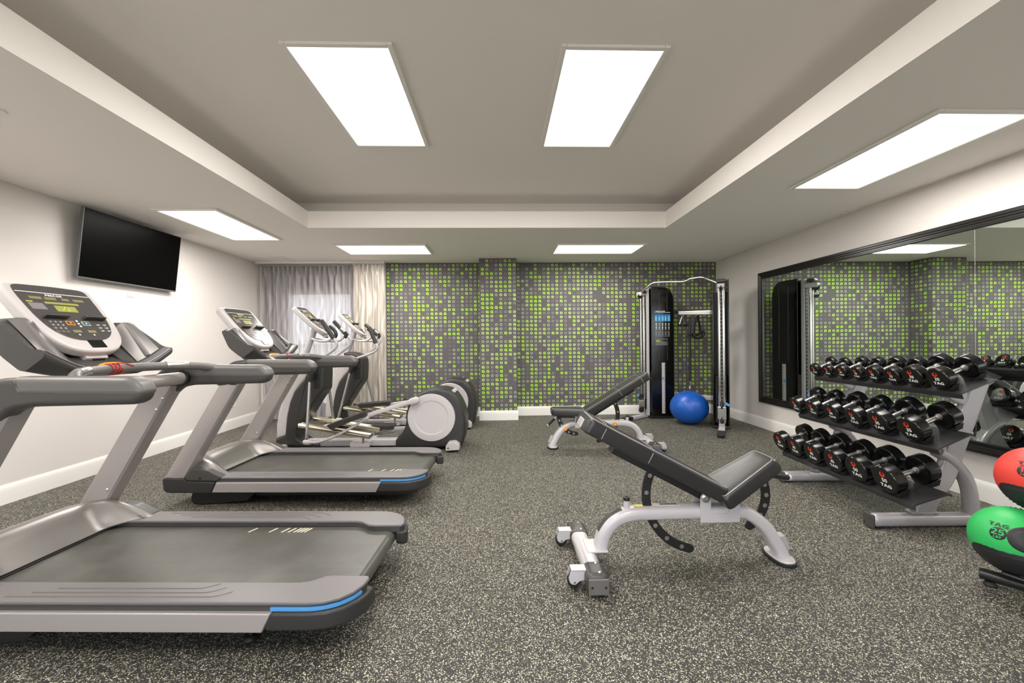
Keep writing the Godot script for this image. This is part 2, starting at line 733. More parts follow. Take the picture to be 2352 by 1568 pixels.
	skirting([Vector3(R, 0, zb), Vector3(R, 0, F)], true)
	structure("baseboard_right", M.trim)
	skirting([Vector3(L, 0, zb), Vector3(pl, 0, zb)], true)
	skirting([Vector3(pr, 0, zb), Vector3(R, 0, zb)], true)
	structure("baseboard_back", M.trim)
	skirting([Vector3(pl - 0.016, 0, pil), Vector3(pr + 0.016, 0, pil)], true)
	skirting([Vector3(pr, 0, pil), Vector3(pr, 0, zb)], true)
	skirting([Vector3(pl, 0, zb), Vector3(pl, 0, pil)], true)
	structure("baseboard_pillar", M.trim)
	# window behind the curtain
	var win := Node3D.new()
	win.name = "window_1"
	add_child(win)
	win.set_meta("kind", "structure")
	for s in [wl, wr]:
		rbox(Vector3(s + (0.025 if s == wl else -0.025), (wb + wt) / 2, zb - 0.07), Vector3(0.05, wt - wb, 0.06), 0.004)
		part(win, "window_frame", M.trim)
	for s in [wb + 0.025, wt - 0.025, 1.20]:
		rbox(Vector3((wl + wr) / 2, s, zb - 0.07), Vector3(wr - wl - 0.1, 0.05, 0.06), 0.004)
		part(win, "window_frame", M.trim)
	rbox(Vector3((wl + wr) / 2, wb + 0.005, zb + 0.02), Vector3(wr - wl + 0.1, 0.03, 0.09), 0.005)
	part(win, "window_sill", M.trim)
	box(Vector3(wl + 0.04, wb + 0.04, zb - 0.075), Vector3(wr - 0.04, wt - 0.04, zb - 0.07))
	part(win, "pane", M.glass)

func curtain_mesh(x0: float, x1: float, y0: float, y1: float, folds: float, amp: float, sd: int, reps: Vector2) -> ArrayMesh:
	var st := SurfaceTool.new()
	st.begin(Mesh.PRIMITIVE_TRIANGLES)
	var n := 360
	var m := 26
	var r := RandomNumberGenerator.new()
	r.seed = sd
	var ph := []
	for k in 5:
		ph.append(r.randf() * TAU)
	var grid := []
	for j in m + 1:
		var v := float(j) / m
		var row := PackedVector3Array()
		for i in n + 1:
			var u := float(i) / n
			var g := u * folds * TAU
			var hang := lerpf(1.0, 0.75, v)
			var z := amp * hang * (sin(g + 0.8 * sin(g * 0.31 + ph[0]) + 0.35 * sin(v * 3.0 + ph[1])) + 0.35 * sin(2.07 * g + ph[2] + v) + 0.25 * sin(g * 0.37 + ph[3]))
			# gathered heading: narrow pinches in the top 12 cm
			var head := smoothstep(0.90, 0.97, 1.0 - v)
			z = lerpf(z, amp * 0.9 * sin(g * 1.5 + ph[4]), head)
			row.append(Vector3(lerpf(x0, x1, u) + 0.4 * amp * cos(g * 1.0 + ph[2]) * (1.0 - head), lerpf(y1, y0, v), z))
		grid.append(row)
	for j in m + 1:
		for i in n + 1:
			var a: Vector3 = grid[j][mini(i + 1, n)] - grid[j][maxi(i - 1, 0)]
			var b: Vector3 = grid[mini(j + 1, m)][i] - grid[maxi(j - 1, 0)][i]
			st.set_normal(b.cross(a).normalized())
			st.set_uv(Vector2(float(i) / n * reps.x, float(j) / m * reps.y))
			st.add_vertex(grid[j][i])
	for j in m:
		for i in n:
			var q := j * (n + 1) + i
			for k in [q, q + 1, q + n + 2, q, q + n + 2, q + n + 1]:
				st.add_index(k)
	return st.commit()

func build_curtains() -> void:
	var z := -6.74
	var t := thing("sheer_curtain", "long sheer grey curtain with woven waves drawn across the bright window", "curtain", Vector3(-3.09, 0, z - 0.075))
	put(t, "cloth", curtain_mesh(-0.735, 0.80, 0.03, 2.485, 14.0, 0.032, 4, Vector2(3, 1.6)), M.sheer)
	rbox(Vector3(0.03, 2.498, 0), Vector3(1.55, 0.02, 0.02), 0.004)
	part(t, "heading_tape", M.sheer_tape)
	var c := thing("drape", "cream drape with wavy stripes hanging beside the green ring wallpaper", "curtain", Vector3(-2.07, 0, z + 0.03))
	put(c, "cloth", curtain_mesh(-0.27, 0.235, 0.03, 2.485, 5.0, 0.034, 9, Vector2(1.2, 1.6)), M.drape)
	rbox(Vector3(-0.02, 2.498, 0), Vector3(0.5, 0.02, 0.02), 0.004)
	part(c, "heading_tape", M.sheer_tape)
	rbox(Vector3(0, 0, 0), Vector3(2.05, 0.034, 0.05), 0.005)
	var tr := part(self, "curtain_track", M.trim)
	tr.position = Vector3(-2.86, SOFFIT - 0.018, z)
	tag(tr, "white curtain track on the ceiling above the window", "track")

func belt_material() -> StandardMaterial3D:
	# worn running belt: dark grey with faint long streaks
	var S := 512
	var im := Image.create(S, S, false, Image.FORMAT_RGB8)
	var n1 := tile_noise(S, S, 9, 3)
	var n2 := tile_noise(S, S, 40, 8)
	var r := RandomNumberGenerator.new()
	r.seed = 6
	var streak := PackedFloat32Array()
	for y in S:
		streak.append(r.randf())
	for y in S:
		for x in S:
			var v := 0.238 + 0.05 * n1[y * S + x] + 0.02 * n2[y * S + x] + 0.022 * streak[y] + 0.02 * r.randf()
			im.set_pixel(x, y, Color(v * 1.01, v, v * 0.93))
	var m := StandardMaterial3D.new()
	m.albedo_texture = image_texture(im)
	m.uv1_triplanar = true
	m.uv1_scale = Vector3.ONE / 0.9
	m.roughness = 0.36
	m.metallic_specular = 0.5
	return m

func build_ceiling_bits() -> void:
	# flush access hatch by the curtain
	var t := thing("ceiling_hatch", "square flush hatch in the ceiling next to the curtain track", "hatch", Vector3(-3.445, SOFFIT, -6.53))
	for s in [-1, 1]:
		rbox(Vector3(s * 0.19, -0.004, 0), Vector3(0.018, 0.008, 0.38), 0.002)
		part(t, "frame", M.trim)
		rbox(Vector3(0, -0.004, s * 0.18), Vector3(0.36, 0.008, 0.018), 0.002)
		part(t, "frame", M.trim)
	for k in 9:
		rbox(Vector3(0, -0.005, -0.15 + k * 0.037), Vector3(0.36, 0.004, 0.026), 0.001, Transform3D(Basis(), Vector3.ZERO))
		part(t, "slat", M.trim)
	# sprinkler head on the border above the treadmills
	var s := thing("sprinkler_head", "small round sprinkler head on the ceiling border above the treadmill", "sprinkler", Vector3(-2.76, SOFFIT, -2.371))
	lathe([[0.0, -0.006], [0.04, -0.006], [0.042, 0.0], [0.0, 0.0]], 24)
	part(s, "plate", M.trim)
	lathe([[0.0, -0.034], [0.012, -0.034], [0.016, -0.03], [0.008, -0.022], [0.008, -0.006], [0.0, -0.006]], 16)
	part(s, "nozzle", M.steel)
	var h := thing("ceiling_patch", "small flush plate with a screw in the ceiling above the mirror wall", "plate", Vector3(3.59, SOFFIT, -4.24))
	rbox(Vector3(0, -0.002, 0), Vector3(0.12, 0.004, 0.2), 0.001)
	part(h, "plate", M.ceiling)
	lathe([[0.0, -0.007], [0.006, -0.006], [0.008, -0.003], [0.0, -0.003]], 10)
	part(h, "screw", M.dark)

func _ready() -> void:
	# camera
	var cam := Camera3D.new()
	cam.name = "camera"
	add_child(cam)
	cam.transform = Transform3D(Basis(Vector3(0.99948639, -0.00879986, 0.03081417), Vector3(0.00886654, 0.99995864, -0.00202782), Vector3(-0.03079505, 0.0023, 0.99952307)), Vector3(0, 1.2492, 0))
	cam.fov = rad_to_deg(2.0 * atan(784.0 / 952.4055))
	cam.near = 0.05
	cam.far = 100.0
	cam.current = true
	# overcast sky outside the window
	var sky := ProceduralSkyMaterial.new()
	sky.sky_top_color = Color(0.86, 0.90, 0.96)
	sky.sky_horizon_color = Color(0.95, 0.96, 0.98)
	sky.ground_horizon_color = Color(0.90, 0.90, 0.90)
	sky.ground_bottom_color = Color(0.72, 0.72, 0.70)
	sky.sky_energy_multiplier = 2.2
	sky.ground_energy_multiplier = 1.8
	var env := Environment.new()
	env.background_mode = Environment.BG_SKY
	env.sky = Sky.new()
	env.sky.sky_material = sky
	env.tonemap_mode = Environment.TONE_MAPPER_LINEAR
	env.tonemap_exposure = 1.2
	env.sdfgi_enabled = true
	env.ssao_enabled = true
	env.ssil_enabled = true
	var we := WorldEnvironment.new()
	we.name = "environment"
	we.environment = env
	add_child(we)
	# ceiling panels: the six in view and three behind the camera
	rng.seed = 12
	make_materials()
	M.light_color = Color(1.0, 0.982, 0.962)
	M.glow = mat(Color.WHITE, 0.5)
	M.glow.emission_enabled = true
	M.glow.emission = Color(1.0, 0.99, 0.975)
	M.glow.emission_energy_multiplier = 1.2
	M.glass = mat(Color(0.93, 0.96, 0.95, 0.08), 0.02)
	M.glass.transparency = BaseMaterial3D.TRANSPARENCY_ALPHA
	M.sheer = mat(Color(1, 1, 1, 0.965), 0.75)
	M.sheer.albedo_texture = curtain_texture(c8(186, 181, 181), c8(208, 204, 204))
	M.sheer.transparency = BaseMaterial3D.TRANSPARENCY_ALPHA
	M.sheer.backlight_enabled = true
	M.sheer.backlight = Color(0.8, 0.8, 0.8)
	M.drape = mat(Color.WHITE, 0.75)
	M.drape.albedo_texture = curtain_texture(c8(200, 191, 180), c8(228, 222, 214))
	M.drape.backlight_enabled = true
	M.drape.backlight = Color(0.5, 0.5, 0.5)
	M.belt = belt_material()
	M.olive = mat(c8(128, 124, 84), 0.3)
	M.olive_lit = mat(c8(150, 152, 78), 0.3)
	M.lime = mat(c8(196, 214, 60), 0.4)
	M.mint = mat(c8(158, 206, 190), 0.35)
	M.key = mat(c8(88, 84, 83), 0.4)
	M.cream = mat(c8(222, 210, 178), 0.6)
	M.lining = mat(c8(112, 108, 105), 0.34, 0.2)
	M.speckle = bumpy(mat(c8(120, 114, 116), 0.6), 0.01, 0.5, 0.2)
	M.yellow_label = mat(c8(226, 214, 120), 0.5)
	M.shelf = mat(c8(44, 43, 44), 0.34)
	M.ball_red = mat(c8(212, 60, 50), 0.5)
	M.ball_green = mat(c8(40, 170, 84), 0.5)
	M.ball_blue = mat(c8(20, 82, 170), 0.34)
	M.ball_grip = bumpy(mat(c8(26, 26, 27), 0.5), 0.02, 0.5, 0.12)
	M.ball_mesh = bumpy(mat(c8(34, 34, 36), 0.45), 0.012, 1.0, 0.14)
	M.picture_blue = mat(c8(28, 122, 190), 0.35)
	M.picture_pale = mat(c8(120, 190, 226), 0.35)
	M.print_grey = mat(c8(150, 150, 150), 0.5)
	M.tv_black = mat(c8(4, 4, 4), 0.3, 0.0, 0.15)
	M.tv_rim = mat(c8(96, 96, 96), 0.4)
	M.mirror_frame = mat(c8(30, 29, 28), 0.22)
	M.cream_plate = mat(c8(232, 222, 204), 0.5)
	M.cabinet_white = mat(c8(240, 238, 232), 0.45)
	M.sheer_tape = mat(c8(176, 171, 170), 0.8)
	var E := 3.6
	troffer(-1.169, 2.348, 0.56, 1.17, TRAY, E, "large glowing ceiling panel in the raised tray above the treadmills")
	troffer(0.394, 2.343, 0.56, 1.17, TRAY, E, "large glowing ceiling panel in the raised tray above the weight bench")
	troffer(-2.160, 5.581, 1.17, 0.56, SOFFIT, E, "wide glowing ceiling panel near the curtain end of the back wall")
	troffer(0.810, 5.568, 1.17, 0.56, SOFFIT, E, "wide glowing ceiling panel in front of the wallpaper by the cable machine")
	troffer(-3.293, 4.103, 0.56, 1.17, SOFFIT, E, "glowing ceiling panel in the border beside the television")
	troffer(2.537, 2.305, 0.56, 1.17, SOFFIT, E, "glowing ceiling panel in the border above the dumbbell rack")
	troffer(-1.169, -0.45, 0.56, 1.17, TRAY, E, "ceiling panel in the raised tray at the entrance end, treadmill side")
	troffer(0.394, -0.45, 0.56, 1.17, TRAY, E, "ceiling panel in the raised tray at the entrance end, mirror side")
	troffer(-3.293, 0.9, 0.56, 1.17, SOFFIT, E, "ceiling panel in the border over the wall beside the treadmill")
	build_room()
	build_curtains()
	build_ceiling_bits()
	make_treadmill("grey treadmill with lit console and red cord wound three times round its pulse bar", Vector2(-2.56, 1.72), 0.049, [1.123, 1.239, 1.308, 1.345, 1.377, 1.397, 1.416, 1.436], 0.68, [16, 17, 18])
	make_treadmill("grey treadmill beside the ellipticals with a remote control in its cup tray", Vector2(-2.56, 3.22), 0.049, [1.471, 1.579, 1.651, 1.690, 1.715, 1.740, 1.762, 1.787], 0.255, [23])
	make_elliptical("elliptical trainer beside the treadmill with its pedal arm raised to the disc", Vector2(-2.56, 5.0), [0.0, -0.13], [2.22, -0.92], [[0.875, 0.345, 0.36], [1.02, 0.165, 0.0]])
	make_elliptical("elliptical trainer beside the wavy drape with grips set wide apart", Vector2(-2.50, 6.2), [0.20, -0.24], [2.9, -0.24], [[0.745, 0.335, 0.10], [1.25, 0.30, -0.05]])
	make_bench("adjustable bench beside the dumbbell rack with raised backrest and tilted seat", Vector2(0.47, 2.30), 0.0, 0.49, 0.55)
	make_bench("adjustable bench in front of the cable machine with level seat and orange knobs", Vector2(1.715, 4.77), PI - 0.03, 0.55, 0.02)
	build_rack()
	build_dumbbells()
	build_medicine_balls()
	build_cable_machine()
	build_exercise_ball()
	build_television()
	build_mirror()
	build_wall_bits()
	build_remote()

# ---------------------------------------------------------------- treadmill
# local axes: a runs from the motor end to the back, y up, w across (P makes the point)
func add_grid(g: Array) -> void:
	# open skin from rows of points
	var t := PackedVector3Array()
	for j in g.size() - 1:
		var a: PackedVector3Array = g[j]
		var b: PackedVector3Array = g[j + 1]
		for i in a.size() - 1:
			t.append_array(PackedVector3Array([a[i], a[i + 1], b[i + 1], a[i], b[i + 1], b[i]]))
	B.append_array(t)

func flat_x(w0: float) -> Transform3D:
	# outlines in (a, y) stand across w
	return Transform3D(Basis(), Vector3(0, 0, -w0))

func plan(y: float) -> Transform3D:
	# outlines in (a, w) lie flat at height y
	return Transform3D(Basis(Vector3(1, 0, 0), Vector3(0, 0, -1), Vector3(0, 1, 0)), Vector3(0, y, 0))

func mirror_w(p: PackedVector2Array, wide: float) -> PackedVector2Array:
	var o := PackedVector2Array()
	for q in p:
		o.append(Vector2(q.x, wide - q.y))
	return o

func console_frame() -> Transform3D:
	return Transform3D(Basis(Vector3(0, 0, -1), Vector3(-0.640, 0.768, 0), Vector3(0.768, 0.640, 0)), P(0.265, 1.545, 0.45))

func console_outline(hw: float, long: float, top_drop := 0.0, tip_w := 0.36) -> PackedVector2Array:
	# a shield: straight top with round corners, sides that draw in to a round foot; y = 0 at the top, -long at the foot
	var o := PackedVector2Array()
	var pts := [[-hw * 0.90, 0.0], [-hw * 0.5, 0.006], [0, 0.008], [hw * 0.5, 0.006], [hw * 0.90, 0.0], [hw, -0.035], [hw * 1.0, -long * 0.35], [hw * 0.95, -long * 0.62], [hw * 0.80, -long * 0.83], [hw * 0.48, -long * 0.965], [0, -long], [-hw * 0.48, -long * 0.965], [-hw * 0.80, -long * 0.83], [-hw * 0.95, -long * 0.62], [-hw * 1.0, -long * 0.35], [-hw, -0.035]]
	var n := pts.size()
	for i in n:
		var p0 := Vector2(pts[(i + n - 1) % n][0], pts[(i + n - 1) % n][1])
		var p1 := Vector2(pts[i][0], pts[i][1])
		var p2 := Vector2(pts[(i + 1) % n][0], pts[(i + 1) % n][1])
		var p3 := Vector2(pts[(i + 2) % n][0], pts[(i + 2) % n][1])
		for k in 3:
			o.append(p1.cubic_interpolate(p2, p0, p3, k / 3.0) + Vector2(0, -top_drop))
	return o

# the tilted console with its dark face, windows, keys and ledges; f: x across, y up the slope, z out of the face
func build_console(t: Node3D, f: Transform3D, hw: float, long: float, kind: int) -> void:
	prism(console_outline(hw, long), -0.052, 0.0, 0.014, f, 3)
	var body := part(t, "console", M.pale, 50.0)
	prism(console_outline(hw * 0.82, long * 0.80, 0.016), 0.0, 0.0025, 0.001, f)
	var face := part(body, "face_panel", M.panel)
	var fx := f * Transform3D(Basis(), Vector3(0, 0, 0.0025))
	var s := long / 0.433
	# paler cap line across the top of the face
	prism(pv([-hw * 0.80, -0.056 * s, hw * 0.80, -0.056 * s, hw * 0.80, -0.060 * s, -hw * 0.80, -0.060 * s]), 0, 0.0008, 0, fx)
	part(body, "face_line", M.print_white)
	# olive windows
	for q in [[-0.098, -0.093, 0.05, 0.016], [-0.036, -0.093, 0.05, 0.016], [0.03, -0.093, 0.034, 0.016], [0.09, -0.093, 0.05, 0.016]]:
		rbox(Vector3(q[0] * hw / 0.2, q[1] * s, 0), Vector3(q[2] * hw / 0.2, q[3] * s, 0.002), 0.0006, fx, 1)
		part(body, "display_window", M.olive)
	rbox(Vector3(0, -0.122 * s, 0), Vector3(0.150 * hw / 0.2, 0.013 * s, 0.002), 0.0006, fx, 1)
	part(body, "display_window", M.olive_lit)
	rbox(Vector3(0, -0.157 * s, 0), Vector3(0.094 * hw / 0.2, 0.038 * s, 0.002), 0.0006, fx, 1)
	var big := part(body, "display_window", M.olive_lit)
	# the bright trace on the middle window
	tube([Vector3(-0.022, -0.172 * s, 0.0014), Vector3(0.0, -0.142 * s, 0.0014), Vector3(0.016, -0.158 * s, 0.0014), Vector3(0.004, -0.174 * s, 0.0014), Vector3(0.006, -0.156 * s, 0.0014)], 0.0013, 5, 0.0, fx)
	part(big, "trace", M.lime)
	# speaker patch and yellow mark
	prism(pv([-0.148 * hw / 0.2, -0.128 * s, -0.088 * hw / 0.2, -0.128 * s, -0.084 * hw / 0.2, -0.168 * s, -0.146 * hw / 0.2, -0.168 * s]), 0, 0.0008, 0, fx)
	part(body, "speaker_patch", M.speckle)
	rbox(Vector3(-0.135 * hw / 0.2, -0.119 * s, 0), Vector3(0.026, 0.005, 0.0015), 0.0005, fx, 1)
	part(body, "yellow_mark", M.yellow)
	# ledges for a phone or a book
	for q in [-1, 1]:
		var led := pv([-0.052, 0.0, 0.052, 0.0, 0.046, 0.017, -0.036, 0.017] if q < 0 else [-0.052, 0.0, 0.052, 0.0, 0.036, 0.017, -0.046, 0.017])
		prism(led, 0.0, 0.026, 0.003, fx * Transform3D(Basis(), Vector3(q * 0.088 * hw / 0.2, -0.226 * s, 0)))
		part(body, "ledge", M.charcoal)
	# number keys
	for r in 4:
		for c in 3:
			rbox(Vector3((-0.118 + 0.021 * c) * hw / 0.2, (-0.245 - 0.020 * r) * s, 0), Vector3(0.015 * hw / 0.2, 0.012 * s, 0.002), 0.0008, fx, 1)
			var key := part(body, "key", M.key)
			if r < 3:
				letters(key, "numeral", str(r * 3 + c + 1), 0.007, M.print_white, fx * Transform3D(Basis(), Vector3((-0.118 + 0.021 * c) * hw / 0.2, (-0.245 - 0.020 * r) * s, 0.0013)))
	for r in 3:
		for c in 2:
			rbox(Vector3((0.090 + 0.032 * c) * hw / 0.2, (-0.256 - 0.020 * r) * s, 0), Vector3(0.022 * hw / 0.2, 0.012 * s, 0.002), 0.0008, fx, 1)
			part(body, "key", M.key)
			rbox(Vector3((0.090 + 0.032 * c) * hw / 0.2, (-0.258 - 0.020 * r) * s, 0.0012), Vector3(0.013 * hw / 0.2, 0.004 * s, 0.0008), 0.0003, fx, 1)
			part(body, "key_symbol", M.print_white)
	# pause key ringed in orange and start key ringed in pale green
	for q in [-1, 1]:
		rbox(Vector3(q * 0.036 * hw / 0.2, -0.250 * s, 0.0), Vector3(0.036 * hw / 0.2, 0.026 * s, 0.002), 0.0009, fx, 1)
		var k2 := part(body, "key", M.orange if q < 0 else M.mint)
		rbox(Vector3(q * 0.036 * hw / 0.2, -0.250 * s, 0.0008), Vector3(0.029 * hw / 0.2, 0.019 * s, 0.002), 0.0009, fx, 1)
		part(k2, "key_top", M.panel)
		rbox(Vector3(q * 0.036 * hw / 0.2, -0.250 * s, 0.0016), Vector3(0.009, 0.009, 0.0016), 0.0007, fx, 1)
		part(k2, "key_symbol", M.orange if q < 0 else M.mint)
	for r in 3:
		lathe([[0.0, 0.0], [0.0055, 0.0], [0.005, 0.0016], [0.0, 0.002]], 10, fx * Transform3D(Basis(Vector3(1, 0, 0), Vector3(0, 0, 1), Vector3(0, -1, 0)), Vector3(0, (-0.236 - 0.017 * r) * s, 0)))
		part(body, "arrow_key", M.print_white)
	for q in [-1, 1]:
		rbox(Vector3(q * 0.034 * hw / 0.2, -0.303 * s, 0), Vector3(0.038 * hw / 0.2, 0.016 * s, 0.002), 0.0006, fx, 1)
		part(body, "display_window", M.olive)
		rbox(Vector3((q * 0.034 - 0.002) * hw / 0.2, -0.325 * s, 0), Vector3(0.008, 0.008, 0.0012), 0.0004, fx, 1)
		part(body, "symbol", M.print_white)
	letters(body, "lettering", "PRECOR", 0.0125, M.print_white, fx * Transform3D(Basis(), Vector3(-0.012, -0.072 * s, 0.0004)), "Droid Sans", true, 1.15)
	# rocker switch set in the pale foot, connector block under it
	rbox(Vector3(0.012 * hw / 0.2, -0.383 * s, 0.001), Vector3(0.072 * hw / 0.2, 0.048 * s, 0.006), 0.003, f)
	var sw := part(body, "rocker_switch", M.gloss_black)
	rbox(Vector3(0.014 * hw / 0.2, -0.392 * s, 0.004), Vector3(0.058 * hw / 0.2, 0.026 * s, 0.006), 0.003, f * Transform3D(Basis(Vector3(1, 0, 0), 0.12), Vector3.ZERO))
	part(sw, "rocker", M.dark)
	rbox(Vector3(0.004, -0.421 * s, -0.048), Vector3(0.11 * hw / 0.2, 0.05 * s, 0.03), 0.008, f)
	var usb := part(body, "connector_block", M.pale)
	rbox(Vector3(0.012, -0.449 * s, -0.044), Vector3(0.058 * hw / 0.2, 0.006, 0.016), 0.002, f)
	part(usb, "socket", M.black)

func make_treadmill(label: String, O: Vector2, turn: float, marks: Array, mark_w: float, wraps: Array) -> Node3D:
	var t := thing("treadmill", label, "treadmill", Vector3(O.x, 0, -O.y), -turn, "treadmills")
	var W := 0.90
	# chassis and belt
	rbox(P(1.02, 0.085, W / 2), Vector3(1.62, 0.075, 0.66), 0.012)
	part(t, "chassis", M.black)
	var bp := pv([0.20, 0.198, 1.90, 0.198])
	for k in range(1, 8):
		var g := PI / 2 - PI * k / 8.0
		bp.append(Vector2(1.90 + 0.040 * cos(g), 0.158 + 0.040 * sin(g)))
	bp.append(Vector2(1.90, 0.118))
	bp.append(Vector2(0.20, 0.118))
	prism(bp, -0.155, -0.745, 0.0)
	var belt := part(t, "belt", M.belt)
	for m in marks:
		prism(pv([m, mark_w, m + 0.008, mark_w, m + 0.028, mark_w + 0.05, m + 0.018, mark_w + 0.05]), 0.0, 0.0008, 0.0, plan(0.198))
		part(belt, "belt_mark", M.cream)
	for side in 2:
		var flip: bool = side == 1
		var far_w := func(p: PackedVector2Array) -> PackedVector2Array: return mirror_w(p, W) if flip else p
		# foot rail: flat top, flared over the roller, round outer corner
		var top := pv([0.30, 0.012, 1.80, 0.012, 1.86, 0.020, 1.915, 0.045, 1.955, 0.085, 1.978, 0.135, 1.985, 0.180, 1.975, 0.200, 1.83, 0.205, 1.79, 0.198, 1.74, 0.160, 1.70, 0.150, 0.30, 0.150])
		prism(far_w.call(top), 0.217, 0.232, 0.006, plan(0.0))
		var rail := part(t, "foot_rail", M.rail)
		for k in 3:
			var e := 1.47 - 0.045 * k + (0.0 if flip else -0.06)
			var w0 := 0.045 + 0.028 * k
			var line := [Vector3(0.55 + 0.08 * k, 0.2325, 0), Vector3(e, 0.2325, 0)]
			var pa := []
			for q in line:
				pa.append(P(q.x, q.y, W - w0 if flip else w0))
			pa.append(P(e + 0.05, 0.2325, (W - w0 - 0.035) if flip else w0 + 0.035))
			tube(bend(pa, 0.03, 3), 0.0022, 5)
			part(rail, "tread_line", M.grip)
		# dark band under the rail with the end cap, blue stripe, silver strip
		var low := pv([0.30, 0.018, 1.79, 0.018, 1.85, 0.028, 1.905, 0.052, 1.945, 0.09, 1.968, 0.138, 1.975, 0.180, 1.965, 0.198, 1.83, 0.198, 1.70, 0.145, 0.30, 0.145])
		prism(far_w.call(low), 0.190, 0.219, 0.0, plan(0.0))
		part(t, "rail_band", M.dark)
		var path := []
		for q in [[1.655, 0.018], [1.79, 0.018], [1.85, 0.026], [1.905, 0.050], [1.947, 0.090], [1.968, 0.130]]:
			path.append(P(q[0], 0.2035, W - q[1] if flip else q[1]))
		sweep(spline(path, 3), ellipse(0.007, 0.0085, 8, 4.0))
		part(t, "blue_stripe", M.blue)
		var cap := pv([1.64, 0.006, 1.80, 0.006, 1.87, 0.016, 1.93, 0.044, 1.972, 0.086, 1.996, 0.138, 2.004, 0.185, 1.985, 0.198, 1.945, 0.198, 1.93, 0.15, 1.85, 0.09, 1.64, 0.08])
		prism(far_w.call(cap), 0.118, 0.194, 0.014, plan(0.0), 3)
		var ec := part(t, "end_cap", M.charcoal)
		rbox(P(1.992, 0.155, (W - 0.15) if flip else 0.15), Vector3(0.012, 0.03, 0.014), 0.003)
		part(ec, "slot", M.black)
		var strip := pv([0.375, 0.118, 1.625, 0.118, 1.662, 0.194, 0.410, 0.194])
		prism(strip, -0.0, -0.035, 0.006, flat_x(W - 0.035) if flip else Transform3D(), 3)
		part(t, "side_strip", M.silver)
		# boot under the upright and the moulded block behind it
		var boot := rounded(pv([-0.005, 0.230, 0.165, 0.226, 0.178, 0.205, 0.408, 0.200, 0.372, 0.114, 0.035, 0.114, 0.0, 0.135]), 0.022, 3)
		prism(boot, 0.0, -0.12, 0.010, flat_x(W - 0.12) if flip else Transform3D())
		part(t, "boot", M.charcoal)
		var block := rounded(pv([0.168, 0.222, 0.214, 0.296, 0.27, 0.300, 0.34, 0.285, 0.448, 0.232, 0.412, 0.205, 0.19, 0.207]), 0.012, 3)
		prism(block, -0.004, -0.12, 0.006, flat_x(W - 0.124) if flip else Transform3D())
		var blk := part(t, "boot_cover", M.dark)
		lathe([[0.0, 0.0], [0.011, 0.0], [0.011, 0.003], [0.0, 0.003]], 12, Transform3D(Basis(Vector3(1, 0, 0), PI / 2), P(0.285, 0.226, (W - 0.003) if flip else 0.006)))
		part(blk, "hole", M.black)
		# slanted upright, hexagonal section
		var ring := func(a: float, y: float, wd: float) -> PackedVector3Array:
			var o := PackedVector3Array()
			for q in [[0.0, 0.035], [0.012, 0.020], [0.5 * wd, 0.008], [wd - 0.010, 0.016], [wd, 0.030], [wd, 0.105], [wd - 0.012, 0.115], [0.012, 0.115], [0.0, 0.103]]:
				o.append(P(a + q[0], y, (W - q[1]) if flip else q[1]))
			return o
		loft([ring.call(-0.012, 0.215, 0.165), ring.call(0.300, 0.732, 0.158), ring.call(0.462, 1.0, 0.155)])
		var up := part(t, "upright", M.silver, 24.0)
		for q in ([[0.560, 0.930], [0.522, 0.864], [0.478, 0.930], [0.225, 0.40]] if flip else []):
			var bw := (W - 0.115) if flip else 0.115
			lathe([[0.0, 0.007], [0.005, 0.0065], [0.009, 0.003], [0.0095, 0.0], [0.0, 0.0]], 12, Transform3D(Basis(Vector3(1, 0, 0), PI / 2 if flip else -PI / 2), P(q[0], q[1], bw)))
			part(up, "bolt", M.chrome)
		# handrail with its padded grip
		var hr := rounded(pv([0.40, 0.925, 0.565, 0.925, 0.585, 0.955, 0.625, 0.988, 0.70, 1.002, 1.12, 1.009, 1.150, 1.028, 1.158, 1.055, 1.145, 1.092, 1.10, 1.115, 0.60, 1.119, 0.53, 1.108, 0.47, 1.06, 0.43, 1.0]), 0.03, 3)
		prism(hr, -0.004, -0.082, 0.024, flat_x(W - 0.086) if flip else Transform3D(), 4)
		var hand := part(t, "handrail", M.dark, 50.0)
		var pad := rounded(pv([0.655, 1.046, 1.145, 1.040, 1.164, 1.060, 1.148, 1.096, 1.105, 1.1195, 0.63, 1.1225]), 0.02, 3)
		prism(pad, -0.0, -0.086, 0.024, flat_x(W - 0.086) if flip else Transform3D(), 4)
		part(hand, "grip_pad", M.grip, 50.0)
		# levelling feet and the transport wheel arm
		prism(rounded(pv([0.16, 0.035, 0.17, 0.10, 0.66, 0.116, 0.68, 0.105, 0.60, 0.030, 0.21, 0.0, 0.18, 0.005]), 0.02, 3), -0.07, -0.12, 0.005, flat_x(W - 0.19) if flip else Transform3D())
		part(t, "wheel_arm", M.black)
		lathe([[0.0, 0.0], [0.026, 0.0], [0.028, 0.008], [0.02, 0.02], [0.008, 0.024], [0.008, 0.07], [0.0, 0.07]], 14, Transform3D(Basis(), P(1.50, 0, (W - 0.13) if flip else 0.13)))
		part(t, "levelling_foot", M.black)
	# curved motor hood
	var rows := []
	var nw := 30
	var na := 22
	for j in na + 1:
		var row := PackedVector3Array()
		for i in nw + 1:
			var w := lerpf(0.030, 0.870, float(i) / nw)
			var e := absf(w - 0.45)
			var tail := 0.30 + 0.20 * smoothstep(0.22, 0.40, e)
			var a := lerpf(-0.015, tail, float(j) / na)
			var u := float(j) / na
			var crown := 0.355 - 0.012 * smoothstep(0.1, 0.38, e)
			var tail_y := lerpf(0.212, 0.236, smoothstep(0.20, 0.34, e))
			var y := 0.0
			if u < 0.5:
				y = lerpf(0.245, crown, sin(u * PI))
			else:
				y = lerpf(tail_y, crown, pow(cos((u - 0.5) * PI), 1.25))
			y -= 0.085 * smoothstep(0.33, 0.425, e) * (1.0 - 0.55 * u)
			row.append(P(a, y, w))
		rows.append(row)
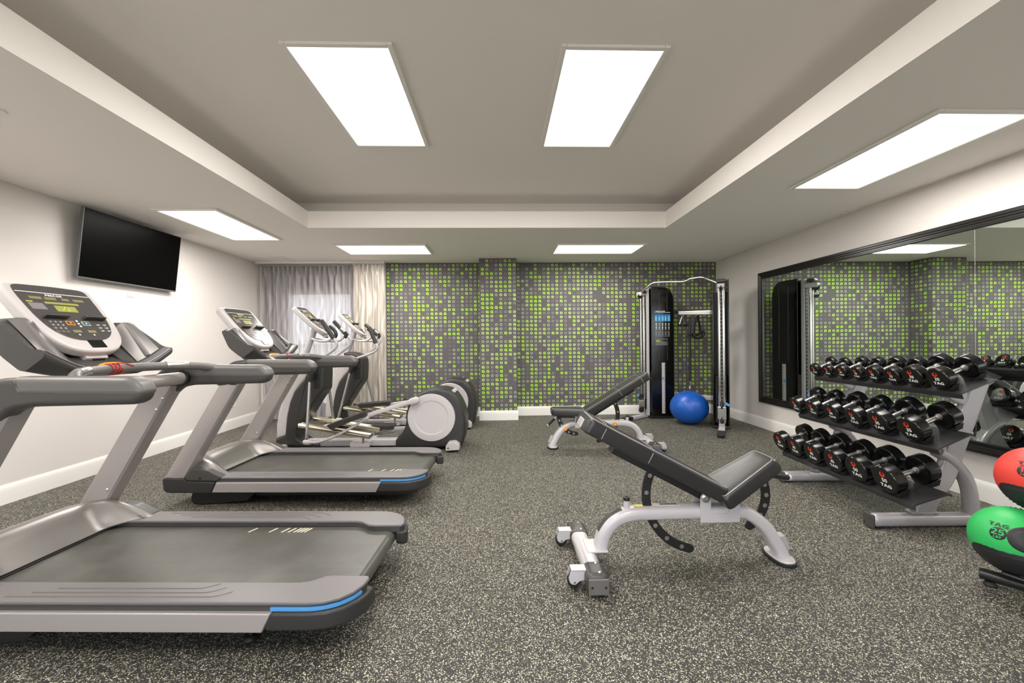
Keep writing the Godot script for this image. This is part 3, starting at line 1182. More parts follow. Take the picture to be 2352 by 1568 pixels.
	add_grid(rows)
	# turned-down rim
	var rim := []
	for j in rows.size():
		pass
	var edge0 := PackedVector3Array()
	var edge1 := PackedVector3Array()
	for i in nw + 1:
		edge0.append(rows[na][i])
		edge1.append(rows[na][i] + Vector3(-0.004, -0.008, 0))
	add_grid([edge0, edge1])
	for s in [0, nw]:
		var e0 := PackedVector3Array()
		var e1 := PackedVector3Array()
		for j in rows.size():
			e0.append(rows[j][s])
			e1.append(Vector3(rows[j][s].x, 0.20, rows[j][s].z))
		if s == 0:
			add_grid([e0, e1])
		else:
			add_grid([e1, e0])
	var f0 := PackedVector3Array()
	var f1 := PackedVector3Array()
	for i in nw + 1:
		f0.append(rows[0][i])
		f1.append(Vector3(rows[0][i].x + 0.02, 0.12, rows[0][i].z))
	add_grid([f1, f0])
	var hood := part(t, "motor_hood", M.hood, 35.0)
	# pale name strip on the hood
	var st := []
	for k in 2:
		var row := PackedVector3Array()
		for i in 13:
			var q := float(i) / 12
			var cap2 := sqrt(maxf(0.0, 1.0 - pow(2 * q - 1, 12.0)))
			var w2 := 0.32 + 0.26 * q
			var a2 := 0.022 + (0.5 if k == 0 else -0.5) * 0.040 * cap2
			var u2 := (a2 + 0.015) / 0.315
			row.append(P(a2, lerpf(0.245, 0.355, sin(u2 * PI)) + 0.0018, w2))
		st.append(row)
	add_grid(st)
	var strip2 := part(hood, "name_strip", M.pale)
	letters(strip2, "lettering", "PRECOR", 0.024, M.silver, Transform3D(Basis(Vector3(0, 0, -1), Vector3(-0.72, 0.69, 0), Vector3(0.69, 0.72, 0)).orthonormalized(), P(0.024, 0.2895, 0.45)), "Droid Sans", true, 1.3)
	# black gap between hood and belt
	rbox(P(0.304, 0.200, W / 2), Vector3(0.012, 0.010, 0.59), 0.002)
	part(t, "hood_gap", M.rubber)
	# cross tube, collars, pulse bar
	rod(P(0.655, 1.046, 0.10), P(0.655, 1.046, 0.80), 0.036, 20)
	part(t, "cross_tube", M.silver)
	for w in [0.085, 0.815]:
		rod(P(0.655, 1.046, w - 0.022), P(0.655, 1.046, w + 0.022), 0.045, 20, 0.006)
		part(t, "collar", M.black)
	var bar := spline([P(0.84, 1.100, 0.055), P(0.785, 1.116, 0.105), P(0.715, 1.124, 0.20), P(0.672, 1.128, 0.34), P(0.664, 1.129, 0.45), P(0.672, 1.128, 0.56), P(0.715, 1.124, 0.70), P(0.785, 1.116, 0.795), P(0.84, 1.100, 0.845)], 5)
	tube(bar, 0.0225, 14, 0.01)
	var pb := part(t, "pulse_bar", M.grip)
	for q in [[7, 12], [28, 33]]:
		var seg := []
		for k in range(q[0], q[1]):
			seg.append(bar[k] + Vector3(0.004, 0.004, 0))
		tube(seg, 0.0215, 12)
		part(pb, "sensor_plate", M.steel)
	# red safety cord wound on the bar
	for k in wraps.size():
		var q: int = wraps[k]
		var dir: Vector3 = (bar[q + 1] - bar[q - 1]).normalized()
		var sd := dir.cross(Vector3.UP).normalized()
		var upv := sd.cross(dir)
		var loop := []
		for g in 17:
			var an := TAU * g / 16.0
			loop.append(bar[q] + (sd * cos(an) + upv * sin(an)) * 0.026 + dir * 0.014 * (g / 16.0 - 0.5))
		tube(loop, 0.003, 6)
	if wraps.size() > 1:
		tube(spline([bar[wraps[0]] + Vector3(0, 0.026, 0), bar[wraps[0] + 1] + Vector3(0.01, 0.027, 0), bar[wraps[0] + 3] + Vector3(0.012, 0.025, 0), bar[wraps[0] + 5] + Vector3(0.024, 0.010, 0)], 4), 0.003, 6)
	part(t, "safety_cord", M.red)
	# dark body under the console, with a cup tray on either side
	var mast := rounded(pv([0.36, 1.165, 0.42, 1.205, 0.50, 1.175, 0.58, 1.148, 0.615, 1.125, 0.60, 1.098, 0.52, 1.085, 0.43, 1.105]), 0.02, 3)
	prism(mast, -0.30, -0.60, 0.012)
	var body := part(t, "console_base", M.dark, 45.0)
	prism(rounded(pv([0.28, 1.22, 0.33, 1.32, 0.37, 1.32, 0.455, 1.21, 0.47, 1.17, 0.40, 1.15]), 0.02, 3), -0.32, -0.58, 0.02)
	part(body, "neck", M.black, 45.0)
	for side in 2:
		var flip2: bool = side == 1
		# outward-leaning tray: rings from the inner to the outer side
		var rings := []
		for k in 7:
			var q := k / 6.0
			var w3 := lerpf(0.335, 0.125, q)
			var lift := 0.135 * pow(q, 1.4)
			var rise := lerpf(0.04, 0.165, smoothstep(0.0, 0.5, q)) - 0.02 * smoothstep(0.75, 1.0, q)
			var ring := PackedVector3Array()
			for v in rounded(pv([0.37, 1.200 + rise, 0.420, 1.205 + rise, 0.575, 1.135 + lift * 0.72, 0.632, 1.128 + lift * 0.72, 0.628, 1.095 + lift * 0.74, 0.535, 1.088 + lift * 0.30, 0.43, 1.13 + lift * 0.6]), 0.03, 4):
				ring.append(P(v.x, v.y, (W - w3) if flip2 else w3))
			rings.append(ring)
		loft(rings)
		var tray := part(body, "cup_tray", M.dark, 45.0)
		# lining of the tray and its bright lip
		var lin := []
		for k in 5:
			var q := lerpf(0.22, 0.86, k / 4.0)
			var w3 := lerpf(0.335, 0.125, q)
			var lift := 0.135 * pow(q, 1.4)
			var rise := lerpf(0.04, 0.165, smoothstep(0.0, 0.5, q)) - 0.02 * smoothstep(0.75, 1.0, q)
			var row := PackedVector3Array()
			for m in 6:
				var v := m / 5.0
				var pnt := Vector2(0.430, 1.201 + rise).lerp(Vector2(0.572, 1.138 + lift * 0.72), v)
				row.append(P(pnt.x + 0.003, pnt.y + 0.004, (W - w3) if flip2 else w3))
			lin.append(row)
		add_grid(lin)
		part(tray, "lining", M.lining)
		var lip := []
		for k in 6:
			var q := lerpf(0.18, 0.97, k / 5.0)
			var lift := 0.135 * pow(q, 1.4)
			lip.append(P(0.605, 1.1325 + lift * 0.72, (W - lerpf(0.335, 0.125, q)) if flip2 else lerpf(0.335, 0.125, q)))
		sweep(lip, ellipse(0.024, 0.006, 10, 3.0), Vector3.UP, [], 0.008)
		part(tray, "lip", M.rail)
		# pocket wall between cup and phone shelf
		rod(P(0.435, 1.350, (W - 0.215) if flip2 else 0.215), P(0.575, 1.180, (W - 0.225) if flip2 else 0.225), 0.014, 10, 0.006)
		part(tray, "divider", M.rail)
	lathe([[0.0, 0.014], [0.03, 0.012], [0.05, 0.006], [0.056, 0.0], [0.0, 0.0]], 22, Transform3D(Basis(Vector3(0.62, -0.05, 0), Vector3(0.05, 0.94, 0), Vector3(0, 0, 1.15)), P(0.600, 1.146, 0.45)))
	var stop := part(t, "stop_button", M.orange)
	lathe([[0.0, 0.010], [0.056, 0.004], [0.060, 0.0], [0.0, 0.0]], 22, Transform3D(Basis(Vector3(0.64, -0.05, 0), Vector3(0.05, 0.94, 0), Vector3(0, 0, 1.18)), P(0.600, 1.1415, 0.45)))
	part(stop, "ring", M.yellow)
	build_console(t, console_frame(), 0.205, 0.433, 0)
	return t

# ---------------------------------------------------------------- elliptical trainer
# local axes: a from the tower to the back, y up, w across with 0 in the middle
func make_elliptical(label: String, at: Vector2, swing: Array, cranks: Array, pedals: Array) -> Node3D:
	var t := thing("elliptical_trainer", label, "elliptical", Vector3(at.x, 0, -at.y), -0.02, "elliptical trainers")
	# base
	rbox(P(1.0, 0.062, 0), Vector3(1.75, 0.075, 0.13), 0.012)
	var base := part(t, "base_beam", M.pale_frame)
	rbox(P(0.96, 0.075, 0), Vector3(0.22, 0.055, 0.40), 0.006)
	part(base, "cross_plate", M.pale_frame)
	rbox(P(0.05, 0.045, 0), Vector3(0.11, 0.055, 0.52), 0.012)
	var ff := part(t, "front_foot", M.pale)
	for s in [-1, 1]:
		lathe([[0.0, 0.0], [0.026, 0.0], [0.028, 0.01], [0.012, 0.02], [0.0, 0.02]], 12, Transform3D(Basis(), P(0.05, 0, 0.21 * s)))
		part(ff, "rubber_pad", M.rubber)
	# stabiliser at the back with sloped ends
	var rf := rounded(pv([1.955, 0.022, 2.11, 0.030, 2.105, 0.085, 2.06, 0.118, 1.985, 0.112, 1.957, 0.075]), 0.012, 2)
	prism(rf, 0.31, -0.31, 0.006)
	var st := part(t, "rear_foot", M.pale)
	for s in [-1, 1]:
		lathe([[0.0, 0.0], [0.022, 0.0], [0.024, 0.01], [0.012, 0.024], [0.0, 0.024]], 12, Transform3D(Basis(), P(2.02, 0, 0.27 * s)))
		part(st, "rubber_pad", M.rubber)
		lathe([[0.0, 0.0], [0.009, 0.0], [0.009, 0.003], [0.0, 0.003]], 10, Transform3D(Basis(Vector3(1, 0, 0), -PI / 2 * s), P(1.985, 0.052, 0.309 * s)))
		part(st, "hole", M.black)
	# tower: pale front cover and dark shroud
	var cover := pv([-0.035, 0.13, -0.032, 0.30, -0.005, 0.45, 0.035, 0.58, 0.095, 0.78, 0.150, 0.92, 0.200, 1.04, 0.225, 1.085, 0.35, 1.06, 0.345, 0.85, 0.25, 0.75, 0.19, 0.66, 0.145, 0.54, 0.115, 0.40, 0.10, 0.17])
	prism(cover, 0.115, -0.115, 0.03, Transform3D(), 3)
	part(t, "front_cover", M.pale, 45.0)
	var shroud := rounded(pv([-0.03, 0.05, -0.035, 0.14, 0.075, 0.178, 0.098, 0.40, 0.135, 0.56, 0.190, 0.69, 0.30, 0.815, 0.335, 0.90, 0.30, 1.00, 0.235, 1.085, 0.31, 1.105, 0.40, 1.092, 0.485, 1.055, 0.53, 1.0, 0.535, 0.90, 0.525, 0.70, 0.43, 0.56, 0.335, 0.41, 0.275, 0.32, 0.21, 0.235, 0.215, 0.14, 0.29, 0.09, 0.456, 0.058, 0.456, 0.03]), 0.02, 2)
	prism(shroud, 0.135, -0.135, 0.028, Transform3D(), 3)
	var sh := part(t, "shroud", M.charcoal, 45.0)
	for s in [-1, 1]:
		rbox(P(0.455, 0.80, 0.134 * s), Vector3(0.085, 0.17, 0.01), 0.01)
		part(sh, "vent_panel", M.black)
	# pole and console
	rod(P(0.248, 1.07, 0), P(0.378, 1.425, 0), 0.036, 20)
	part(t, "pole", M.pale_frame)
	build_console(t, Transform3D(Basis(Vector3(0, 0, -1), Vector3(-0.721, 0.693, 0), Vector3(0.693, 0.721, 0)), P(0.205, 1.667, 0)), 0.155, 0.455, 1)
	# fixed bars with pulse grips
	tube(spline([P(0.66, 1.315, -0.15), P(0.60, 1.268, -0.155), P(0.50, 1.262, -0.14), P(0.36, 1.288, -0.03), P(0.335, 1.292, 0.0), P(0.36, 1.288, 0.03), P(0.50, 1.262, 0.14), P(0.60, 1.268, 0.155), P(0.66, 1.315, 0.15)], 4), 0.0155, 12)
	var fb := part(t, "fixed_bar", M.pale_frame)
	for s in [-1, 1]:
		tube(spline([P(0.665, 1.30, 0.15 * s), P(0.685, 1.335, 0.148 * s), P(0.66, 1.39, 0.142 * s), P(0.60, 1.435, 0.135 * s)], 3), 0.021, 12, 0.008)
		var pg := part(fb, "pulse_grip", M.charcoal)
		rod(P(0.676, 1.372, 0.132 * s), P(0.628, 1.417, 0.126 * s), 0.020, 10)
		part(pg, "sensor_plate", M.steel)
	# swinging arms
	for k in 2:
		var s: int = [-1, 1][k]
		var g: float = swing[k]
		var piv := Vector2(0.42, 0.985)
		var at_arm := func(a: float, y: float, w: float) -> Vector3:
			var q := (Vector2(a, y) - piv).rotated(-g) + piv
			return P(q.x, q.y, w * s)
		var arm := Node3D.new()
		arm.name = "swing_arm"
		t.add_child(arm, true)
		tube(spline([at_arm.call(0.40, 0.985, 0.20), at_arm.call(0.50, 1.045, 0.22), at_arm.call(0.62, 1.11, 0.245), at_arm.call(0.71, 1.175, 0.255), at_arm.call(0.735, 1.235, 0.255), at_arm.call(0.695, 1.30, 0.255)], 5), 0.0175, 12)
		part(arm, "upper_tube", M.pale_frame)
		tube([at_arm.call(0.705, 1.285, 0.255), at_arm.call(0.64, 1.385, 0.252), at_arm.call(0.562, 1.50, 0.248)], 0.026, 14, 0.012)
		part(arm, "grip", M.charcoal)
		var kn := []
		for q in [[0.425, 1.02, 0.032], [0.42, 0.985, 0.052], [0.415, 0.90, 0.048], [0.408, 0.80, 0.030]]:
			var c: Vector3 = at_arm.call(q[0], q[1], 0.20)
			kn.append([c, q[2]])
		var path := []
		var grow := []
		for q in kn:
			path.append(q[0])
			grow.append(q[1])
		sweep(path, ellipse(0.7, 1.0, 14, 3.0), Vector3(0, 0, 1), grow)
		part(arm, "knuckle", M.charcoal)
		rod(P(0.42, 0.985, 0.13 * s), P(0.42, 0.985, 0.225 * s), 0.035, 16)
		part(arm, "pivot", M.black)
		var foot: Vector3 = at_arm.call(0.384, 0.142, 0.255)
		rod(at_arm.call(0.407, 0.815, 0.205), foot, 0.0165, 12)
		part(arm, "lower_rod", M.steel)
		# link bar, crank joint, pedal
		var pd: Array = pedals[k]
		var tilt: float = pd[2]
		var c := cos(tilt)
		var sn := sin(tilt)
		var pc := Vector2(pd[0], pd[1])
		var ped_end := pc + Vector2(c, sn) * 0.215
		var joint := Vector2(1.781, 0.376) + Vector2(cos(cranks[k]), sin(cranks[k])) * 0.262
		var la := P(ped_end.x, ped_end.y, 0.245 * s)
		var lb := P(joint.x, joint.y, 0.245 * s)
		sweep([la, la.lerp(lb, 0.85)], ellipse(0.017, 0.024, 12, 4.0))
		var lk := part(t, "foot_link", M.pale)
		sweep([la.lerp(lb, 0.83), la.lerp(lb, 0.9), lb, lb + (lb - la).normalized() * 0.03], ellipse(1.0, 1.25, 14, 3.0), Vector3.UP, [0.021, 0.030, 0.033, 0.02])
		part(lk, "joint_cover", M.pale)
		rod(lb, P(joint.x, joint.y, 0.20 * s), 0.024, 14)
		part(lk, "crank_pin", M.steel)
		var mid := Vector2(ped_end.x - 0.01, ped_end.y - 0.03)
		var dn := Vector3(foot.x, foot.y - 0.02, foot.z)
		tube(spline([dn, dn + Vector3(0.14, 0.004, 0), dn.lerp(P(mid.x, mid.y, 0.26 * s), 0.47) + Vector3(0, -0.060, 0), dn.lerp(P(mid.x, mid.y, 0.26 * s), 0.76) + Vector3(0, -0.035, 0), P(mid.x, mid.y, 0.26 * s)], 4), 0.0155, 12)
		var cl := part(t, "curved_link", M.pale)
		sweep([dn + Vector3(-0.035, 0.01, 0), dn + Vector3(-0.01, 0.004, 0), dn + Vector3(0.03, 0.0, 0), dn + Vector3(0.06, 0.0, 0)], ellipse(1, 1, 14), Vector3.UP, [0.018, 0.032, 0.030, 0.018])
		part(cl, "ball_joint", M.pale)
		var je := P(mid.x, mid.y, 0.26 * s)
		var jd := (je - dn).normalized()
		sweep([je - jd * 0.075, je - jd * 0.03, je, je + jd * 0.025], ellipse(1, 1, 14), Vector3.UP, [0.018, 0.026, 0.028, 0.016])
		part(cl, "ball_joint", M.pale)
		# pedal: a flared tray
		var px := Transform3D(Basis(Vector3(c, sn, 0), Vector3(-sn, c, 0), Vector3(0, 0, 1)), P(pc.x, pc.y, 0.245 * s))
		var rings := []
		for q in [[0.205, 0.062, 0.0], [0.218, 0.072, 0.006], [0.232, 0.088, 0.062], [0.226, 0.082, 0.064], [0.208, 0.066, 0.018], [0.195, 0.055, 0.014]]:
			var ring := PackedVector3Array()
			for v in rounded(pv([-q[0], -q[1], q[0], -q[1], q[0], q[1], -q[0], q[1]]), 0.03, 3):
				ring.append(Vector3(v.x, q[2] * (1.0 if v.x < 0.12 else 0.85), v.y))
			rings.append(ring)
		loft(rings, true, px)
		var ped := part(t, "pedal", M.dark, 45.0)
		for m in 5:
			rbox(Vector3(-0.12 + 0.06 * m, 0.017, 0), Vector3(0.02, 0.006, 0.1), 0.002, px)
			part(ped, "tread", M.pale_blue if m == 2 else M.grip)
		# polished ramp track
		var ta := P(0.285, 0.312, 0.19 * s)
		var tb := P(1.085, 0.172, 0.19 * s)
		sweep([ta, tb], rounded(pv([-0.055, -0.024, 0.055, -0.024, 0.055, 0.006, 0.030, 0.024, 0.012, 0.012, -0.012, 0.012, -0.030, 0.024, -0.055, 0.006]), 0.006, 2))
		var tk := part(t, "ramp_track", M.brass)
		rbox(Vector3.ZERO, Vector3(0.012, 0.046, 0.108), 0.004, Transform3D(Basis(Vector3(0, 0, 1), -0.173), tb))
		part(tk, "end_plate", M.grip)
		rod(P(1.0, 0.18, 0.19 * s), P(1.0, 0.09, 0.19 * s), 0.014, 10)
		part(tk, "ramp_post", M.steel)
		# pale disc on the crank housing
		var dx := Transform3D(Basis(Vector3(1, 0, 0), -PI / 2 * s), P(1.781, 0.376, 0.175 * s))
		lathe([[0.0, 0.0], [0.287, 0.0], [0.290, 0.012], [0.283, 0.018], [0.0, 0.018]], 48, dx)
		part(t, "disc_rim", M.black)
		lathe([[0.0, 0.0], [0.272, 0.0], [0.275, 0.018], [0.268, 0.030], [0.20, 0.034], [0.19, 0.027], [0.18, 0.025], [0.0, 0.024]], 48, dx)
		part(t, "disc", M.pale, 50.0)
	# crank housing
	var hs := pv([1.362, 0.030, 1.363, 0.115, 1.40, 0.162, 1.443, 0.205, 1.470, 0.26, 1.487, 0.326, 1.490, 0.42, 1.510, 0.508, 1.58, 0.598, 1.66, 0.656, 1.75, 0.692, 1.83, 0.707, 1.92, 0.702, 1.99, 0.683, 2.06, 0.622, 2.106, 0.553, 2.15, 0.45, 2.169, 0.359, 2.170, 0.209, 2.145, 0.10, 2.112, 0.030])
	prism(hs, 0.195, -0.195, 0.035, Transform3D(), 3)
	var hous := part(t, "crank_housing", M.charcoal, 45.0)
	rbox(Vector3.ZERO, Vector3(0.045, 0.012, 0.25), 0.004, Transform3D(Basis(Vector3(0, 0, 1), -0.62), P(2.025, 0.664, 0)))
	part(hous, "badge", M.pale)
	return t

# ---------------------------------------------------------------- adjustable bench
# local axes: a from the wheel end to the seat end, y up, w across with 0 in the middle
func pad(len0: float, wide0: float, wide1: float, thick: float, x: Transform3D) -> void:
	# upholstered pad lying along x, top at y = thick
	var rings := []
	var prof := [[-0.012, 0.0], [-0.004, 0.004], [0.0, 0.012], [0.0, thick - 0.022], [-0.003, thick - 0.012], [-0.010, thick - 0.004], [-0.022, thick], [-0.06, thick + 0.002]]
	for q in prof:
		var ring := PackedVector3Array()
		for v in rounded(pv([0, -wide0 / 2, len0, -wide1 / 2, len0, wide1 / 2, 0, wide0 / 2]), 0.035, 5):
			var u := v.x / len0
			var cw := lerpf(wide0, wide1, u) / 2
			var k: float = (cw + q[0]) / cw
			var kx: float = (len0 / 2 + q[0]) / (len0 / 2)
			ring.append(Vector3((v.x - len0 / 2) * kx + len0 / 2, q[1], v.y * k))
		rings.append(ring)
	loft(rings, true, x)

func make_bench(label: String, at: Vector2, turn: float, back: float, seat: float) -> Node3D:
	var t := thing("weight_bench", label, "bench", Vector3(at.x, 0, -at.y), turn, "adjustable weight benches")
	# main tube: rises from the cross foot, runs level, falls to the single foot
	var prof := ellipse(0.037, 0.047, 16, 3.0)
	var path := spline([P(0.085, 0.085, 0), P(0.105, 0.17, 0), P(0.165, 0.243, 0), P(0.26, 0.277, 0), P(0.42, 0.281, 0), P(0.83, 0.281, 0), P(0.925, 0.262, 0), P(1.015, 0.19, 0), P(1.08, 0.09, 0), P(1.115, 0.02, 0)], 5)
	sweep(path, prof, Vector3(0, 0, 1))
	var main := part(t, "main_tube", M.pale_frame)
	# bumper post on the bend, warning sticker, dark scale sticker
	lathe([[0.0, 0.0], [0.017, 0.0], [0.017, 0.045], [0.0, 0.045]], 14, Transform3D(Basis(), P(0.235, 0.305, 0)))
	part(main, "bumper_post", M.pale_frame)
	lathe([[0.0, 0.0], [0.018, 0.0], [0.019, 0.008], [0.017, 0.018], [0.007, 0.019], [0.006, 0.012], [0.0, 0.012]], 14, Transform3D(Basis(), P(0.235, 0.350, 0)))
	part(main, "bumper", M.black)
	var sk := []
	for k in 7:
		var q := 0.085 + 0.135 * k / 6.0
		var row := PackedVector3Array()
		var j := clampi(int(round(lerpf(5, 13, k / 6.0))), 0, path.size() - 2)
		var dir: Vector3 = (path[j + 1] - path[j - 1]).normalized()
		var nn := Vector3(-dir.y, dir.x, 0)
		for m in 2:
			row.append(path[j] + nn * 0.0385 + Vector3(0, 0, 0.019 if m == 0 else -0.019))
		sk.append(row)
	add_grid(sk)
	part(main, "sticker", M.dark)
	rbox(P(0.30, 0.320, -0.004), Vector3(0.05, 0.002, 0.03), 0.0005)
	part(main, "yellow_sticker", M.yellow_label)
	rbox(P(0.46, 0.321, 0), Vector3(0.15, 0.006, 0.034), 0.002)
	var slot := part(main, "slot_guide", M.pale_frame)
	rbox(P(0.47, 0.323, 0), Vector3(0.10, 0.004, 0.018), 0.001)
	part(slot, "slot", M.dark)
	# cross foot with dark end sleeves and wheels
	rbox(P(0.0, 0.062, 0), Vector3(0.095, 0.075, 0.44), 0.03, Transform3D(), 4)
	var cf := part(t, "cross_foot", M.pale_frame)
	rbox(P(0.055, 0.099, 0), Vector3(0.115, 0.010, 0.15), 0.004)
	part(cf, "base_plate", M.pale_frame)
	for s in [-1, 1]:
		rbox(P(0.0, 0.060, 0.238 * s), Vector3(0.112, 0.100, 0.155), 0.034, Transform3D(), 4)
		var sl := part(cf, "end_sleeve", M.dark)
		rbox(P(0.0, 0.058, 0.319 * s), Vector3(0.100, 0.078, 0.012), 0.0055, Transform3D(), 3)
		part(sl, "end_plate", M.grip)
		for q in [-0.033, 0.033]:
			lathe([[0.0, 0.0], [0.006, 0.0], [0.006, 0.002], [0.0, 0.002]], 8, Transform3D(Basis(Vector3(1, 0, 0), -PI / 2 * s), P(q, 0.058, 0.3245 * s)))
			part(sl, "screw_hole", M.black)
		for q in [0.195, 0.28]:
			lathe([[0.0, 0.003], [0.006, 0.0025], [0.008, 0.0], [0.0, 0.0]], 10, Transform3D(Basis(), P(0.012, 0.109, q * s)))
			part(sl, "screw", M.chrome)
		# wheel in a pale fork
		var wz: float = 0.215 * s
		prism(rounded(pv([-0.045, 0.098, -0.12, 0.098, -0.135, 0.06, -0.125, 0.032, -0.10, 0.024, -0.08, 0.045, -0.045, 0.05]), 0.012, 3), -wz + 0.028, -wz + 0.022, 0.001)
		prism(rounded(pv([-0.045, 0.098, -0.12, 0.098, -0.135, 0.06, -0.125, 0.032, -0.10, 0.024, -0.08, 0.045, -0.045, 0.05]), 0.012, 3), -wz - 0.022, -wz - 0.028, 0.001)
		rbox(P(-0.078, 0.097, wz), Vector3(0.085, 0.007, 0.056), 0.002)
		var fork := part(cf, "wheel_fork", M.pale_frame)
		lathe([[0.0, -0.018], [0.028, -0.018], [0.034, -0.012], [0.034, 0.012], [0.028, 0.018], [0.0, 0.018]], 20, Transform3D(Basis(Vector3(1, 0, 0), PI / 2), P(-0.104, 0.036, wz)))
		part(fork, "wheel", M.rubber)
		rod(P(-0.104, 0.040, wz - 0.034), P(-0.104, 0.040, wz + 0.034), 0.006, 8)
		part(fork, "axle", M.chrome)
	# single foot: pale plate on a rubber oval
	var oval := ellipse(0.062, 0.105, 24, 2.6)
	for k in 2:
		prism(oval if k == 0 else inset_poly(oval, 0.008), 0.0 if k == 0 else 0.016, 0.018 if k == 0 else 0.027, 0.004, Transform3D(Basis(Vector3(1, 0, 0), Vector3(0, 0, -1), Vector3(0, 1, 0)), P(1.105, 0, 0)))
		part(t, "foot_pad" if k == 0 else "foot_plate", M.rubber if k == 0 else M.pale_frame)
	rbox(Vector3.ZERO, Vector3(0.03, 0.09, 0.052), 0.008, Transform3D(Basis(Vector3(0, 0, 1), 0.42), P(1.128, 0.10, 0)))
	part(t, "foot_lug", M.rack)
	# hinge bracket, both sides of the tube
	for s in [-1, 1]:
		var br := rounded(pv([0.630, 0.236, 0.850, 0.236, 0.852, 0.365, 0.842, 0.385, 0.808, 0.385, 0.796, 0.370, 0.796, 0.300, 0.785, 0.285, 0.700, 0.285, 0.689, 0.300, 0.689, 0.378, 0.676, 0.395, 0.642, 0.395, 0.631, 0.378]), 0.006, 2)
		prism(br, 0.044 * s, 0.052 * s, 0.001)
		var hb := part(t, "hinge_bracket", M.pale_frame)
		for q in [[0.659, 0.372], [0.824, 0.362]]:
			lathe([[0.0, 0.0], [0.024, 0.0], [0.024, 0.006], [0.015, 0.010], [0.008, 0.010], [0.007, 0.004], [0.0, 0.004]], 18, Transform3D(Basis(Vector3(1, 0, 0), PI / 2 * s), Vector3(q[0], q[1], 0.050 * s)))
			part(hb, "hinge_bolt", M.steel)
	# backrest on its carrier, lying along the slope from the hinge
	var hinge := Vector2(0.655, 0.375)
	var bx := Transform3D(Basis(Vector3(-cos(back), sin(back), 0), Vector3(sin(back), cos(back), 0), Vector3(0, 0, -1)), Vector3(hinge.x + 0.075 * cos(back) + 0.02 * sin(back), hinge.y - 0.075 * sin(back) + 0.02 * cos(back), 0))
	var blen := 0.865
	pad(blen, 0.235, 0.285, 0.088, bx)
	var bp := part(t, "backrest", M.vinyl, 45.0)
	# piping along the top edge and stitched seams
	var pipe := []
	for v in rounded(pv([0.012, -0.105, blen - 0.014, -0.129, blen - 0.014, 0.129, 0.012, 0.105]), 0.03, 4):
		pipe.append(Vector3(v.x, 0.0855, v.y))
	pipe.append(pipe[0])
	tube(pipe, 0.0028, 5, 0.0, bx)
	part(bp, "piping", M.stitch)
	for u in [0.48, 0.765]:
		var hw2 := lerpf(0.235, 0.285, u / blen) / 2
		tube([Vector3(u, 0.012, -hw2 - 0.0005), Vector3(u, 0.066, -hw2 - 0.0005), Vector3(u, 0.085, -hw2 + 0.012), Vector3(u, 0.0895, -hw2 + 0.06), Vector3(u, 0.0895, hw2 - 0.06), Vector3(u, 0.085, hw2 - 0.012), Vector3(u, 0.066, hw2 + 0.0005), Vector3(u, 0.012, hw2 + 0.0005)], 0.0022, 5, 0.0, bx)
		part(bp, "seam", M.stitch)
	rbox(Vector3(0.34, -0.02, 0), Vector3(0.62, 0.045, 0.075), 0.006, bx)
	part(t, "backrest_carrier", M.black)
	rbox(Vector3(blen + 0.003, 0.032, 0), Vector3(0.010, 0.05, 0.10), 0.004, bx)
	part(bp, "end_plate", M.rack)
	# seat
	var sh := Vector2(0.824, 0.365)
	var sx := Transform3D(Basis(Vector3(cos(seat), sin(seat), 0), Vector3(-sin(seat), cos(seat), 0), Vector3(0, 0, 1)), Vector3(sh.x - 0.085 * cos(seat) - 0.015 * sin(seat), sh.y - 0.085 * sin(seat) + 0.015 * cos(seat), 0))
	pad(0.385, 0.30, 0.205, 0.080, sx)
	var sp := part(t, "seat", M.vinyl, 45.0)
	var pipe2 := []
	for v in rounded(pv([0.014, -0.135, 0.371, -0.089, 0.371, 0.089, 0.014, 0.135]), 0.03, 4):
		pipe2.append(Vector3(v.x, 0.0775, v.y))
	pipe2.append(pipe2[0])
	tube(pipe2, 0.0028, 5, 0.0, sx)
	part(sp, "piping", M.stitch)
	rbox(Vector3(0.18, -0.015, 0), Vector3(0.28, 0.035, 0.07), 0.006, sx)
	part(t, "seat_carrier", M.black)
	# pull handle under the seat end
	var ha := sx * Vector3(0.305, -0.012, 0)
	var hd := Vector3(0.97, -0.15, 0).normalized() if seat > 0.2 else Vector3(0.72, -0.70, 0).normalized()
	rod(ha, ha + hd * 0.06, 0.008, 10)
	var hdl := part(t, "adjust_handle", M.chrome)
	rod(ha + hd * 0.05, ha + hd * 0.155, 0.015, 12, 0.003)
	part(hdl, "grip", M.rubber)
	rod(ha + hd * 0.150, ha + hd * 0.166, 0.0165, 12, 0.003)
	part(hdl, "end_ring", M.pale)
	rod(ha + hd * 0.040, ha + hd * 0.052, 0.0165, 12, 0.003)
	part(hdl, "end_ring", M.pale)
	# pierced quadrants under backrest and seat
	for k in 2:
		var cen := hinge if k == 0 else sh
		var rad := 0.31 if k == 0 else 0.205
		var lean: float = back if k == 0 else seat
		var a0: float = PI - lean - (0.10 if k == 0 else 0.0) if k == 0 else lean - 0.06
		var a1: float = a0 + (1.95 if k == 0 else -1.5)
		var pts := PackedVector2Array()
		var n := 20
		for i in n + 1:
			var g := lerpf(a0, a1, float(i) / n)
			pts.append(cen + Vector2(cos(g), sin(g)) * (rad + 0.024))
		for i in range(1, 4):
			var gg := lerpf(a0, a1, 1.0)
			var mid := cen + Vector2(cos(gg), sin(gg)) * rad
			var tang := Vector2(-sin(gg), cos(gg)) * signf(a1 - a0)
			var h := PI / 2 - PI * i / 4.0
			pts.append(mid + Vector2(cos(gg), sin(gg)) * 0.024 * sin(h) + tang * 0.024 * cos(h))
		for i in n + 1:
			var g := lerpf(a1, a0, float(i) / n)
			pts.append(cen + Vector2(cos(g), sin(g)) * (rad - 0.024))
		prism(pts, 0.006, -0.006, 0.001)
